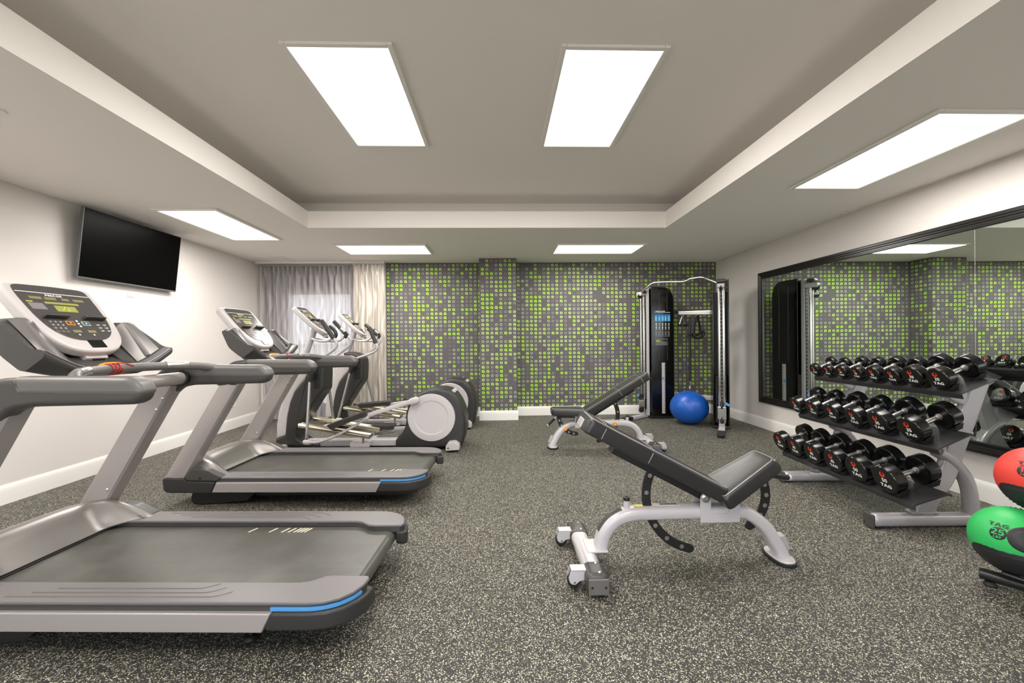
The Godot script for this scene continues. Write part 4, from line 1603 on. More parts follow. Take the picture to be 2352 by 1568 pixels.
		var qd := part(t, "quadrant_plate", M.black)
		for i in (6 if k == 0 else 5):
			var g := lerpf(a0, a1, (i + 0.7) / (6.2 if k == 0 else 5.2))
			var hp := cen + Vector2(cos(g), sin(g)) * rad
			for s in [-1, 1]:
				lathe([[0.0, 0.0], [0.0125, 0.0], [0.0125, 0.0012], [0.0, 0.0012]], 12, Transform3D(Basis(Vector3(1, 0, 0), PI / 2 * s), Vector3(hp.x, hp.y, 0.0058 * s)))
				part(qd, "hole_ring", M.steel)
	# orange pull pins on the far flank of the tube
	for q in [[0.40, 0.283], [0.965, 0.232]]:
		rod(P(q[0], q[1], 0.03), P(q[0], q[1], 0.062), 0.010, 10)
		var pin := part(t, "pull_pin", M.steel)
		lathe([[0.0, 0.0], [0.018, 0.0], [0.021, 0.005], [0.021, 0.022], [0.017, 0.027], [0.0, 0.027]], 16, Transform3D(Basis(Vector3(1, 0, 0), -PI / 2), P(q[0], q[1], 0.060)))
		part(pin, "knob", M.orange)
	return t

# ---------------------------------------------------------------- dumbbell rack
const RACK_AT := Vector3(2.79, 0, -3.09)
const RACK_TURN := -0.025
const SHELVES := [[-0.22, 0.205, 0.2915], [-0.07, 0.550, 0.400], [0.08, 0.893, 0.377]]  # front edge x, y, tilt
const SHELF_DEPTH := 0.236
const DUMBBELLS := {5: [0.112, 0.046, 0.205], 10: [0.118, 0.056, 0.235], 15: [0.127, 0.064, 0.25], 20: [0.150, 0.066, 0.265], 25: [0.152, 0.070, 0.275], 30: [0.160, 0.074, 0.285], 35: [0.174, 0.076, 0.295], 40: [0.174, 0.078, 0.295], 45: [0.181, 0.079, 0.30], 50: [0.188, 0.080, 0.305]}
const ON_SHELVES := [[[2.644, 50], [2.872, 50], [3.085, 45], [3.303, 45], [3.515, 40], [3.712, 40]], [[2.619, 35], [2.852, 35], [3.066, 30], [3.280, 30], [3.495, 25], [3.705, 25]], [[2.591, 20], [2.761, 20], [2.918, 15], [3.075, 15], [3.227, 10], [3.379, 10], [3.530, 5], [3.684, 5]]]

func shelf_frame(k: int, z: float) -> Transform3D:
	# on the shelf: x up its slope from the front edge, y off its face
	var s: Array = SHELVES[k]
	var g: float = s[2]
	return Transform3D(Basis(Vector3(cos(g), sin(g), 0), Vector3(-sin(g), cos(g), 0), Vector3(0, 0, 1)), Vector3(s[0], s[1], z))

func build_rack() -> void:
	var t := thing("dumbbell_rack", "grey steel three-shelf rack loaded with black dumbbells below the mirror", "rack", RACK_AT, RACK_TURN)
	for k in 3:
		var prof := pv([0.0, -0.034, 0.004, -0.034, 0.006, -0.004, 0.225, -0.004, 0.236, -0.006, 0.243, -0.018, 0.248, -0.016, 0.242, 0.002, 0.232, 0.004, 0.010, 0.004, 0.0, 0.0])
		prism(prof, -0.63, 0.61, 0.0, shelf_frame(k, 0.0))
		var sh := part(t, "shelf", M.shelf, 25.0)
		for q in ON_SHELVES[k]:
			var size: Array = DUMBBELLS[q[1]]
			var R: float = size[0] / 2
			for e in 2:
				# moulded saddle under each head
				var o := PackedVector2Array()
				var half := R * 0.78
				for i in 9:
					var u := lerpf(-1.0, 1.0, i / 8.0)
					o.append(Vector2(u * half, R + 0.012 - sqrt(maxf(R * R - u * u * half * half * 0.86, 0.0001)) + 0.002))
				o.append(Vector2(half * 1.03, o[8].y + 0.004))
				o.append(Vector2(half * 0.80, 0.002))
				o.append(Vector2(-half * 0.80, 0.002))
				o.append(Vector2(-half * 1.03, o[0].y + 0.004))
				var along: float = 0.006 + size[1] / 2 if e == 0 else size[2] - size[1] / 2 - 0.006
				var fr := shelf_frame(k, -(q[0] - 3.09)) * Transform3D(Basis(Vector3(0, 0, 1), Vector3(0, 1, 0), Vector3(-1, 0, 0)), Vector3(along, 0.003, 0))
				prism(o, -size[1] * 0.36, size[1] * 0.36, 0.003, fr)
				part(sh, "saddle", M.rubber)
	for s in 2:
		var z: float = [0.44, -0.44][s]
		# foot beam: flat oval tube with an end cap
		rbox(Vector3(0.005, 0.047, z), Vector3(0.70, 0.085, 0.075), 0.034, Transform3D(), 4)
		var fb := part(t, "foot_beam", M.rack)
		rbox(Vector3(-0.352, 0.047, z), Vector3(0.022, 0.092, 0.080), 0.010)
		part(fb, "end_cap", M.dark)
		for q in [-0.022, 0.022]:
			lathe([[0.0, 0.0], [0.005, 0.0], [0.005, 0.003], [0.0, 0.003]], 8, Transform3D(Basis(Vector3(0, 0, 1), PI / 2), Vector3(-0.3615, 0.047 + q * 0.9, z + q)))
			part(fb, "screw_hole", M.black)
		rbox(Vector3(-0.30, 0.004, z), Vector3(0.06, 0.008, 0.07), 0.003)
		part(fb, "rubber_foot", M.rubber)
		rbox(Vector3(0.30, 0.004, z), Vector3(0.06, 0.008, 0.07), 0.003)
		part(fb, "rubber_foot", M.rubber)
		# leaning post, flat in section, and the curved rear leg
		sweep(spline([Vector3(-0.01, 0.08, z), Vector3(0.05, 0.20, z), Vector3(0.15, 0.34, z), Vector3(0.225, 0.55, z), Vector3(0.29, 0.72, z), Vector3(0.375, 0.95, z)], 4), rounded(pv([-0.028, -0.060, 0.028, -0.060, 0.028, 0.060, -0.028, 0.060]), 0.018, 3), Vector3(0, 0, 1).cross(Vector3(0.42, 0.9, 0)).normalized(), [1.05, 1.05, 1.05, 1.0])
		part(t, "post", M.rack, 45.0)
		sweep(spline([Vector3(0.10, 0.49, z), Vector3(0.19, 0.435, z), Vector3(0.275, 0.335, z), Vector3(0.315, 0.22, z), Vector3(0.325, 0.07, z)], 5), ellipse(0.034, 0.042, 14, 2.6), Vector3(0, 0, 1))
		part(t, "rear_leg", M.rack, 45.0)
		rbox(Vector3(0.0, 0.098, z), Vector3(0.17, 0.016, 0.066), 0.005)
		part(fb, "post_plate", M.rack)
		# shelf brackets: gussets from the post to each shelf
		for k in 3:
			var fr2 := shelf_frame(k, z)
			var tip := fr2 * Vector3(0.012, -0.005, 0)
			var heel := fr2 * Vector3(0.225, -0.005, 0)
			var root := Vector3(heel.x - 0.005 - 0.02 * k, heel.y - 0.17, z)
			if k == 0:
				root = Vector3(0.0, 0.09, z)
			var o := pv([tip.x, tip.y, heel.x, heel.y, root.x + 0.035, root.y, root.x - 0.02, root.y + 0.01])
			prism(o, z - 0.022, z + 0.022, 0.004)
			part(t, "shelf_bracket", M.rack)

func emblem_mesh(r: float) -> ArrayMesh:
	# red flame-like ring, open at the top
	var o := PackedVector2Array()
	for i in 19:
		var g := lerpf(1.75, 1.75 + 5.55, i / 18.0)
		o.append(Vector2(cos(g), sin(g)) * r)
	for i in 19:
		var g := lerpf(1.75 + 5.55, 1.75, i / 18.0)
		var thick := lerpf(0.30, 0.62, sin(i / 18.0 * PI))
		o.append(Vector2(cos(g), sin(g)) * r * (1.0 - thick) + Vector2(0.06 * r, 0.05 * r))
	prism(o, 0.0, 0.0007, 0.0)
	return bake()

func tells(k: int, i: int, words: Dictionary, tiers: Array) -> String:
	var row: Array = ON_SHELVES[k]
	var w: int = row[i][1]
	if i == 0:
		return "black %s-pound dumbbell at the medicine-ball end of the rack's %s shelf" % [words[w], tiers[k]]
	if i == row.size() - 1:
		return "black %s-pound dumbbell at the cable-machine end of the rack's %s shelf" % [words[w], tiers[k]]
	var n: int = row[i - 1][1] if row[i - 1][1] != w else row[i + 1][1]
	return "black %s-pound dumbbell between its twin and a %s-pound one, %s shelf" % [words[w], words[n], tiers[k]]

func build_dumbbells() -> void:
	var heads := {}
	var handles := {}
	var emblems := {}
	var words := {5: "five", 10: "ten", 15: "fifteen", 20: "twenty", 25: "twenty-five", 30: "thirty", 35: "thirty-five", 40: "forty", 45: "forty-five", 50: "fifty"}
	var tiers := ["bottom", "middle", "top"]
	for w in DUMBBELLS:
		var size: Array = DUMBBELLS[w]
		var R: float = size[0] / 2
		var T: float = size[1]
		# head: twelve-sided, face at x = 0 looking to -x, body towards +x
		var rings := []
		for q in [[0.0015, R - 0.019], [0.0, R - 0.016], [0.0, R - 0.011], [0.002, R - 0.005], [0.007, R - 0.0008], [0.010, R], [T - 0.010, R], [T - 0.003, R - 0.004], [T, R - 0.012]]:
			var ring := PackedVector3Array()
			var side := PackedVector2Array()
			for i in 12:
				var g := TAU * (i + 0.5) / 12
				side.append(Vector2(cos(g), sin(g)) * q[1])
			for v in rounded(side, q[1] * 0.2, 2):
				ring.append(Vector3(q[0], v.x, v.y))
			rings.append(ring)
		loft(rings)
		heads[w] = bake(30.0)
		var hl: float = size[2] - 2 * T
		var hx := Transform3D(Basis(Vector3(0, 0, 1), -PI / 2), Vector3(T - 0.002, 0, 0))
		lathe([[0.0, 0.0], [0.021, 0.0], [0.022, 0.004], [0.021, 0.010], [0.016, 0.013], [0.0175, 0.018], [0.0155, 0.024], [0.015, 0.03], [0.0165, hl / 2], [0.015, hl - 0.026], [0.0155, hl - 0.020], [0.0175, hl - 0.014], [0.016, hl - 0.009], [0.021, hl - 0.006], [0.022, hl], [0.021, hl + 0.004], [0.0, hl + 0.004]], 18, hx)
		handles[w] = bake(40.0)
		emblems[w] = emblem_mesh(R * 0.20)
	var rack := Transform3D(Basis(Vector3.UP, RACK_TURN), RACK_AT)
	for k in 3:
		for q in ON_SHELVES[k]:
			var w: int = q[1]
			var size: Array = DUMBBELLS[w]
			var R: float = size[0] / 2
			var L: float = size[2]
			var t := thing("dumbbell", tells(k, ON_SHELVES[k].find(q), words, tiers), "dumbbell", Vector3.ZERO, 0.0, "%s-pound dumbbells" % words[w])
			t.transform = rack * shelf_frame(k, -(q[0] - 3.09)) * Transform3D(Basis(), Vector3(-0.004, R + 0.016, 0))
			put(t, "handle", handles[w], M.steel)
			for e in 2:
				var flip := Transform3D() if e == 0 else Transform3D(Basis(Vector3.UP, PI), Vector3(L, 0, 0))
				var head := put(t, "head", heads[w], M.urethane, flip)
				var face := Transform3D(Basis(Vector3(0, 0, 1), Vector3(0, 1, 0), Vector3(-1, 0, 0)), Vector3(0.001, 0, 0))
				put(head, "emblem", emblems[w], M.print_red, face * Transform3D(Basis(), Vector3(-R * 0.06, R * 0.40, 0)))
				letters(head, "numeral", str(w), R * 0.27, M.print_white, face * Transform3D(Basis(), Vector3(0, -R * 0.02, 0.0003)), "Droid Sans", true)
				letters(head, "lettering", "TAG", R * 0.23, M.print_white, face * Transform3D(Basis(), Vector3(R * 0.04, -R * 0.40, 0.0003)), "Droid Sans", true, 1.45)

# ---------------------------------------------------------------- medicine balls on their stand
func dome_patch(R: float, n: Vector3, up: Vector3, rx: float, ry: float, off := Vector2.ZERO, power := 2.4) -> void:
	# a patch of the sphere round direction n; rx, ry in radians
	n = n.normalized()
	var u := up.cross(n).normalized()
	var v := n.cross(u)
	var g := []
	for i in 9:
		var k := i / 8.0
		var row := PackedVector3Array()
		var lift := R if i < 8 else R - 0.004
		for q in ellipse(rx, ry, 32, power):
			var d := q * k + off
			var th := d.length()
			var dir := (u * d.x + v * d.y).normalized() if th > 1e-6 else u
			row.append((n * cos(th) + dir * sin(th)) * lift)
		row.append(row[0])
		g.append(row)
	add_grid(g)

func build_ball(called: String, label: String, c: Vector3, R: float, m: Material, number: String, badge: Vector3, word: Vector3, low: Vector3, high: Vector3) -> void:
	var t := thing(called, label, "medicine ball", c)
	var s := SphereMesh.new()
	s.radius = R
	s.height = 2 * R
	s.radial_segments = 64
	s.rings = 32
	put(t, "shell", s, m)
	for d in [low, high]:
		dome_patch(R + 0.0022, d, Vector3.UP, 0.95 if d == low else 0.62, 0.56 if d == low else 0.42)
		var p := part(t, "grip_panel", M.ball_grip, 60.0)
		dome_patch(R + 0.0030, d, Vector3.UP, 0.86 if d == low else 0.52, 0.48 if d == low else 0.33)
		part(p, "panel_centre", M.ball_mesh, 60.0)
	# ribbed seam round the ball
	var path := []
	var ax := badge.normalized().cross(Vector3.UP).normalized()
	var seam_up := ax.cross(badge.normalized())
	for i in 33:
		var g := TAU * i / 32.0
		path.append((badge.normalized() * -0.12 + (ax * cos(g) + seam_up * sin(g)) * 0.985).normalized() * (R - 0.001))
	tube(path, 0.007, 8)
	var seam := part(t, "seam", M.rubber)
	for i in 60:
		var g := TAU * i / 60.0
		var p := (badge.normalized() * -0.12 + (ax * cos(g) + seam_up * sin(g)) * 0.985).normalized()
		rbox(Vector3.ZERO, Vector3(0.004, 0.006, 0.016), 0.001, Transform3D(Basis(p.cross(badge).normalized(), p, p.cross(badge).normalized().cross(p)), p * (R + 0.004)), 1)
		part(seam, "rib", M.rubber)
	dome_patch(R + 0.0018, badge, Vector3.UP, 0.20, 0.20, Vector2.ZERO, 2.0)
	var b := part(t, "badge", M.print_black, 60.0)
	var n := badge.normalized()
	var u := Vector3.UP.cross(n).normalized()
	var f := Transform3D(Basis(u, n.cross(u), n), n * (R + 0.0026))
	letters(b, "numeral", number, R * 0.175, m, f * Transform3D(Basis(), Vector3(0, R * 0.035, 0)), "Droid Sans", true, 1.1)
	letters(b, "lettering", "LBS", R * 0.07, m, f * Transform3D(Basis(), Vector3(0, -R * 0.115, -0.0006)), "Droid Sans", true, 1.1)
	n = word.normalized()
	u = Vector3.UP.cross(n).normalized()
	letters(t, "lettering", "TAG", R * 0.115, M.print_black, Transform3D(Basis(u, n.cross(u), n), n * (R + 0.0012)), "Droid Sans", true, 1.5)

func build_medicine_balls() -> void:
	build_ball("medicine_ball", "red medicine ball marked 18 LBS with black grip panels on the ball stand", Vector3(2.65, 0.545, -1.95), 0.155, M.ball_red, "18", Vector3(-0.886, 0.373, 0.276), Vector3(-0.77, 0.58, 0.27), Vector3(-0.72, -0.60, 0.35), Vector3(-0.30, 0.35, 0.88))
	build_ball("medicine_ball", "green medicine ball marked 25 LBS on the lowest arm of the ball stand", Vector3(2.505, 0.252, -1.95), 0.155, M.ball_green, "25", Vector3(-0.879, 0.375, 0.295), Vector3(-0.765, 0.60, 0.24), Vector3(-0.72, -0.60, 0.36), Vector3(-0.38, 0.36, 0.85))
	var t := thing("ball_stand", "black tube stand that carries the red and green medicine balls", "stand", Vector3(2.78, 0, -1.82))
	var W := func(x: float, y: float, d: float) -> Vector3: return Vector3(x - 2.78, y, -(d - 1.82))
	for q in [[2.425, 2.03, 2.80, 1.51], [2.94, 2.24, 2.80, 1.51]]:
		rod(W.call(q[0], 0.052, q[1]), W.call(q[2], 0.052, q[3]), 0.027, 16, 0.003)
		var leg := part(t, "base_tube", M.satin_black)
		lathe([[0.0, 0.0], [0.024, 0.0], [0.026, 0.008], [0.018, 0.022], [0.0, 0.026]], 14, Transform3D(Basis(), W.call(lerpf(q[0], q[2], 0.06), 0, lerpf(q[1], q[3], 0.06))))
		part(leg, "rubber_foot", M.rubber)
	rod(W.call(2.69, 0.05, 1.665), W.call(2.80, 0.85, 1.79), 0.026, 14)
	part(t, "post", M.satin_black)
	# arms: a pair of pegs for each ball, fixed to the post
	for q in [[2.505, 0.252, 1.95], [2.65, 0.545, 1.95]]:
		var px: float = lerpf(2.69, 2.80, (q[1] - 0.18) / 0.8)
		var pz: float = lerpf(1.665, 1.79, (q[1] - 0.18) / 0.8)
		for s in [-1, 1]:
			tube([W.call(px, q[1] - 0.16, pz), W.call(q[0] + 0.085 * s * 0.7 + 0.03, q[1] - 0.158, q[2] + 0.07 * s), W.call(q[0] - 0.04 + 0.075 * s * 0.7, q[1] - 0.142, q[2] + 0.05 + 0.075 * s)], 0.011, 10, 0.004)
			part(t, "arm", M.satin_black)

# ---------------------------------------------------------------- corner cable machine
func build_cable_machine() -> void:
	var C := Vector2(2.72, 6.10)
	var t := thing("cable_machine", "tall corner cable machine with black weight towers and chrome guide rods", "cable machine", Vector3(C.x, 0, -C.y))
	var W := func(x: float, y: float, d: float) -> Vector3: return Vector3(x - C.x, y, -(d - C.y))
	# each tower: column point, direction the shroud runs, direction the user stands
	var towers := [[Vector2(2.315, 6.55), Vector2(1.0, 0.03), Vector2(-0.83, -0.56), 0.50], [Vector2(3.05, 5.60), Vector2(0.38, 0.925), Vector2(-0.50, -0.86), 0.52]]
	for k in 2:
		var col: Vector2 = towers[k][0]
		var run: Vector2 = (towers[k][1] as Vector2).normalized()
		var face: Vector2 = (towers[k][2] as Vector2).normalized()
		var tower := Node3D.new()
		tower.name = "tower"
		t.add_child(tower, true)
		# frame with x along the shroud, z towards the side
		var bx := Basis(Vector3(run.x, 0, -run.y), Vector3.UP, Vector3(run.x, 0, -run.y).cross(Vector3.UP))
		var f := Transform3D(bx, W.call(col.x, 0.0, col.y))
		# column
		rbox(Vector3(0.045, 1.055, 0), Vector3(0.05, 2.03, 0.075), 0.008, f)
		part(tower, "column", M.pale_frame)
		# numbered scale strip with holes
		rbox(Vector3(0.017, 1.06, 0.0), Vector3(0.006, 1.85, 0.034), 0.001, f, 1)
		var sc := part(tower, "scale_strip", M.dark)
		for i in 34:
			rbox(Vector3(0.0135, 0.20 + 0.052 * i, 0.0), Vector3(0.002, 0.012, 0.018), 0.0005, f, 1)
			part(sc, "scale_mark", M.print_white)
		# shroud over the weight stack: rounded upper corner
		var so := rounded(pv([0.075, 0.03, 0.435, 0.03, 0.435, 2.05, 0.075, 2.075]), 0.012, 2)
		so = pv([0.075, 0.03, 0.435, 0.03, 0.435, 1.84, 0.428, 1.92, 0.405, 1.99, 0.365, 2.04, 0.31, 2.065, 0.075, 2.075])
		for s in [-1, 1]:
			prism(so, 0.085 * s, 0.105 * s, 0.006, f)
			part(tower, "shroud_panel", M.gloss_black, 30.0)
		prism(pv([0.40, 0.03, 0.43, 0.03, 0.43, 1.84, 0.40, 1.93]), -0.088, 0.088, 0.0, f)
		part(tower, "shroud_back", M.satin_black)
		rbox(Vector3(0.255, 0.02, 0), Vector3(0.40, 0.04, 0.22), 0.006, f)
		part(tower, "tower_base", M.black)
		# weight plates behind the slot of the front panel
		for i in 20:
			rbox(Vector3(0.24, 0.09 + 0.033 * i, 0), Vector3(0.26, 0.029, 0.14), 0.003, f, 1)
			part(tower, "weight_plate", M.charcoal)
		# pale scale on the outside of the shroud
		var fs: float = 1.0 if bx.z.dot(Vector3(0, 0, 1)) > 0.0 else -1.0
		rbox(Vector3(0.262, 0.48, 0.1065 * fs), Vector3(0.052, 0.80, 0.003), 0.001, f, 1)
		var slot := part(tower, "weight_slot", M.pale_frame)
		for i in 18:
			rbox(Vector3(0.276, 0.12 + 0.042 * i, 0.1085 * fs), Vector3(0.012, 0.010, 0.002), 0.0005, f, 1)
			part(slot, "hole", M.dark)
		rbox(Vector3(0.245, 0.64, 0.112 * fs), Vector3(0.03, 0.035, 0.012), 0.004, f)
		part(slot, "selector_pin", M.blue)
		for q in [0.20, 0.33]:
			rod(f * Vector3(q, 0.92, 0.1072 * fs), f * Vector3(q, 1.98, 0.1072 * fs), 0.0025, 6)
			part(tower, "panel_line", M.dark)
		if k == 0:
			build_placard(tower, f * Transform3D(Basis(), Vector3(0.255, 1.42, 0.1065)))
		# chrome guide rods on the user's side
		var fx := Vector3(face.x, 0, -face.y)
		var sd := fx.cross(Vector3.UP)
		var base: Vector3 = W.call(col.x, 0.0, col.y) + fx * 0.045
		for s in [-1, 1]:
			rod(base + sd * 0.026 * s + Vector3(0, 0.09, 0), base + sd * 0.026 * s + Vector3(0, 1.93, 0), 0.019, 14)
			part(tower, "guide_rod", M.chrome)
		# pulley head
		rbox(Vector3.ZERO, Vector3(0.16, 0.06, 0.09), 0.012, Transform3D(Basis(fx, Vector3.UP, -sd), base + Vector3(0, 1.965, 0) + fx * 0.01))
		var ph := part(tower, "pulley_head", M.pale_frame)
		lathe([[0.0, -0.012], [0.045, -0.012], [0.040, -0.004], [0.040, 0.004], [0.045, 0.012], [0.0, 0.012]], 20, Transform3D(Basis(fx, sd, fx.cross(sd)), base + fx * 0.055 + Vector3(0, 1.94, 0)))
		part(ph, "pulley", M.black)
		rbox(Vector3.ZERO, Vector3(0.10, 0.05, 0.12), 0.016, Transform3D(Basis(fx, Vector3.UP, -sd), base + Vector3(0, 2.035 if k == 1 else 2.0, 0) + fx * 0.01))
		part(ph, "head_cap", M.dark)
		# sliding carriage low on the rods
		var cy := 0.24
		rbox(Vector3.ZERO, Vector3(0.05, 0.17, 0.11), 0.008, Transform3D(Basis(fx, Vector3.UP, -sd), base + Vector3(0, cy, 0) + fx * 0.012))
		var cg := part(tower, "carriage", M.chrome)
		for q in [0.10, -0.10]:
			lathe([[0.0, -0.011], [0.048, -0.011], [0.042, -0.004], [0.042, 0.004], [0.048, 0.011], [0.0, 0.011]], 20, Transform3D(Basis(fx, sd, fx.cross(sd)), base + fx * 0.05 + Vector3(0, cy + q, 0)))
			part(cg, "pulley", M.charcoal)
		rbox(Vector3.ZERO, Vector3(0.06, 0.035, 0.022), 0.008, Transform3D(Basis(sd * (-1.0 if k == 0 else 1.0), Vector3(0, 1, 0), sd.cross(Vector3.UP) * (-1.0 if k == 0 else 1.0)).orthonormalized() * Basis(Vector3(0, 0, 1), 0.5), base + sd * (0.06 if k == 0 else -0.07) + fx * 0.04 + Vector3(0, cy + 0.12, 0)))
		part(cg, "release_lever", M.blue)
		rod(base + fx * 0.012 + Vector3(0, cy + 0.1, 0), base + fx * 0.012 + Vector3(0, 1.93, 0), 0.0025, 6)
		part(tower, "cable", M.black)
		# foot: pale bar that runs out under the user, black end
		var out: Vector3 = fx * towers[k][3] * 0.8
		sweep([base - fx * 0.08 + Vector3(0, 0.035, 0), base + out + Vector3(0, 0.028, 0)], rounded(pv([-0.04, -0.026, 0.04, -0.026, 0.04, 0.026, -0.04, 0.026]), 0.012, 2))
		var ft := part(tower, "foot_bar", M.pale_frame)
		sweep([base + out * 0.72 + Vector3(0, 0.034, 0), base + out * 1.25 + Vector3(0, 0.028, 0)], rounded(pv([-0.045, -0.027, 0.045, -0.027, 0.045, 0.027, -0.045, 0.027]), 0.014, 2), Vector3.UP, [], 0.02)
		part(ft, "end_pad", M.rubber)
	# chin-up bar across the tops
	tube(bend([W.call(2.283, 2.020, 6.49), W.call(2.399, 2.130, 6.38), W.call(2.598, 2.116, 6.2), W.call(2.744, 2.094, 6.05), W.call(2.806, 2.132, 6.0), W.call(2.913, 2.134, 5.85), W.call(3.0, 2.01, 5.59)], 0.05, 4), 0.0165, 14)
	part(t, "chin_up_bar", M.chrome)
	# accessory rail and lower brace between the towers
	sweep([W.call(2.795, 1.665, 6.56), W.call(3.195, 1.635, 6.0)], rounded(pv([-0.022, -0.036, 0.022, -0.036, 0.022, 0.036, -0.022, 0.036]), 0.016, 4))
	var ar := part(t, "accessory_rail", M.chrome)
	for i in 5:
		var p: Vector3 = W.call(2.795, 1.64, 6.56).lerp(W.call(3.195, 1.61, 6.0), 0.12 + 0.17 * i) + Vector3(-0.030, 0, 0.016)
		tube([p, p + Vector3(-0.02, -0.03, 0.011), p + Vector3(-0.045, -0.018, 0.024)], 0.006, 8, 0.002)
		part(ar, "hook", M.steel)
	rbox(W.call(3.165, 1.637, 6.04), Vector3(0.03, 0.15, 0.02), 0.004)
	part(ar, "end_label", M.pale_blue)
	sweep([W.call(2.795, 0.367, 6.56), W.call(3.195, 0.367, 6.0)], rounded(pv([-0.02, -0.035, 0.02, -0.035, 0.02, 0.035, -0.02, 0.035]), 0.010, 3))
	part(t, "lower_brace", M.pale_frame)
	# what hangs on the rail: V handle, strap bar, ankle strap
	var h0: Vector3 = W.call(2.795, 1.64, 6.56).lerp(W.call(3.195, 1.61, 6.0), 0.29) + Vector3(-0.062, -0.025, 0.032) + t.position
	var v := thing("triceps_bar", "chrome V-shaped triceps bar hanging on the accessory rail", "cable bar", h0)
	tube(bend([Vector3(-0.055, -0.135, 0.02), Vector3(0, 0, 0), Vector3(0.055, -0.15, -0.02)], 0.02, 4), 0.008, 10)
	part(v, "v_bar", M.steel)
	for s in [-1, 1]:
		rod(Vector3(0.055 * s - 0.035, -0.142, -0.02 * s), Vector3(0.055 * s + 0.035, -0.142, -0.02 * s), 0.018, 12, 0.004)
		part(v, "grip", M.rubber)
	var h1 := h0 + Vector3(0.070, 0, 0.100)
	var b := thing("strap_bar", "long black bar hanging upright on a strap from the accessory rail", "bar", h1)
	tube(bend([Vector3(0.0, 0.0, 0), Vector3(-0.018, -0.09, 0), Vector3(-0.004, -0.16, 0)], 0.02, 3), 0.007, 8)
	tube(bend([Vector3(0.0, 0.0, 0), Vector3(0.018, -0.09, 0), Vector3(0.004, -0.16, 0)], 0.02, 3), 0.007, 8)
	part(b, "strap", M.black)
	rod(Vector3(0, -0.14, 0), Vector3(0, -1.00, 0), 0.019, 14)
	part(b, "bar", M.black)
	rod(Vector3(0, -1.00, 0), Vector3(0, -1.08, 0), 0.011, 12)
	tube([Vector3(0, -1.08, 0.018), Vector3(0, -1.12, 0.014), Vector3(0, -1.13, 0), Vector3(0, -1.12, -0.014), Vector3(0, -1.08, -0.018)], 0.005, 8)
	part(b, "swivel_end", M.chrome)
	var h2 := h0 + Vector3(0.140, 0, 0.200)
	var a := thing("ankle_strap", "bunched black nylon ankle strap hanging on the accessory rail", "strap", h2)
	for s in [-1, 1]:
		sweep(bend([Vector3(0.006 * s, 0.0, 0), Vector3(0.035 * s, -0.14, 0.0), Vector3(0.045 * s, -0.27, 0.01 * s)], 0.05, 4), ellipse(0.007, 0.02, 10, 4.0), Vector3(0, 0, 1))
	part(a, "webbing", M.black)
	sweep(spline([Vector3(-0.085, -0.27, 0.01), Vector3(-0.05, -0.33, 0.03), Vector3(0.0, -0.345, 0.035), Vector3(0.06, -0.325, 0.02), Vector3(0.09, -0.25, 0.0), Vector3(0.03, -0.29, -0.03), Vector3(-0.05, -0.30, -0.02), Vector3(-0.10, -0.31, 0.01)], 4), ellipse(0.016, 0.045, 12, 3.0), Vector3(0, 0, 1))
	part(a, "cuff", M.rubber)
	tube(bend([Vector3(-0.02, -0.31, 0.03), Vector3(-0.14, -0.29, 0.05), Vector3(-0.20, -0.33, 0.06), Vector3(-0.185, -0.21, 0.05)], 0.03, 3), 0.009, 8)
	part(a, "loose_end", M.black)

# instruction placard on the shroud: brand line, blue pictures, figures and lines of text
func build_placard(parent: Node, x: Transform3D) -> void:
	rbox(Vector3(0, 0, 0), Vector3(0.27, 0.60, 0.002), 0.0008, x, 1)
	var p := part(parent, "placard", M.gloss_black)
	for i in 3:
		prism(pv([-0.132 + 0.011 * i, 0.245, -0.126 + 0.011 * i, 0.245, -0.121 + 0.011 * i, 0.275, -0.127 + 0.011 * i, 0.275]), 0.001, 0.0018, 0.0, x)
		part(p, "mark", M.blue)
	letters(p, "lettering", "PRECOR", 0.030, M.print_white, x * Transform3D(Basis(), Vector3(-0.035, 0.260, 0.0014)), "Droid Sans", true, 0.95)
	rbox(Vector3(0.085, 0.250, 0.0014), Vector3(0.075, 0.007, 0.001), 0.0003, x, 1)
	part(p, "small_print", M.print_white)
	for i in 5:
		rbox(Vector3(-0.104 + 0.051 * i, 0.165, 0.0014), Vector3(0.046, 0.110, 0.001), 0.0003, x, 1)
		var pic := part(p, "picture", M.picture_blue)
		# a standing figure in paler blue
		prism(rounded(pv([-0.012, -0.05, 0.012, -0.05, 0.014, 0.0, 0.010, 0.03, -0.010, 0.03, -0.014, 0.0]), 0.005, 2), 0.0018, 0.0024, 0.0, x * Transform3D(Basis(), Vector3(-0.104 + 0.051 * i + 0.003 * (i % 3 - 1), 0.165, 0)))
		part(pic, "figure", M.picture_pale)
		for r in 2:
			prism(pv([-0.006, -0.022, 0.006, -0.022, 0.004, 0.004, 0.011, 0.022, -0.010, 0.022, -0.004, 0.004]), 0.001, 0.0018, 0.0, x * Transform3D(Basis(), Vector3(-0.104 + 0.051 * i, 0.06 - 0.058 * r, 0)))
			part(p, "figure", M.print_white)
		for r in 6:
			rbox(Vector3(-0.106 + 0.051 * i, -0.045 - 0.016 * r, 0.0014), Vector3(0.026 + 0.004 * ((i + r) % 3), 0.006, 0.001), 0.0003, x, 1)
			part(p, "text_line", M.print_grey)
	rbox(Vector3(-0.075, -0.195, 0.0014), Vector3(0.075, 0.012, 0.001), 0.0003, x, 1)
	part(p, "warning_line", M.yellow)
	for r in 5:
		rbox(Vector3(-0.02 + 0.004 * (r % 2), -0.170 - 0.020 * r if r == 0 else -0.195 - 0.016 * r, 0.0014), Vector3(0.21 - 0.02 * (r % 3), 0.006, 0.001), 0.0003, x, 1)
		part(p, "text_line", M.print_grey)

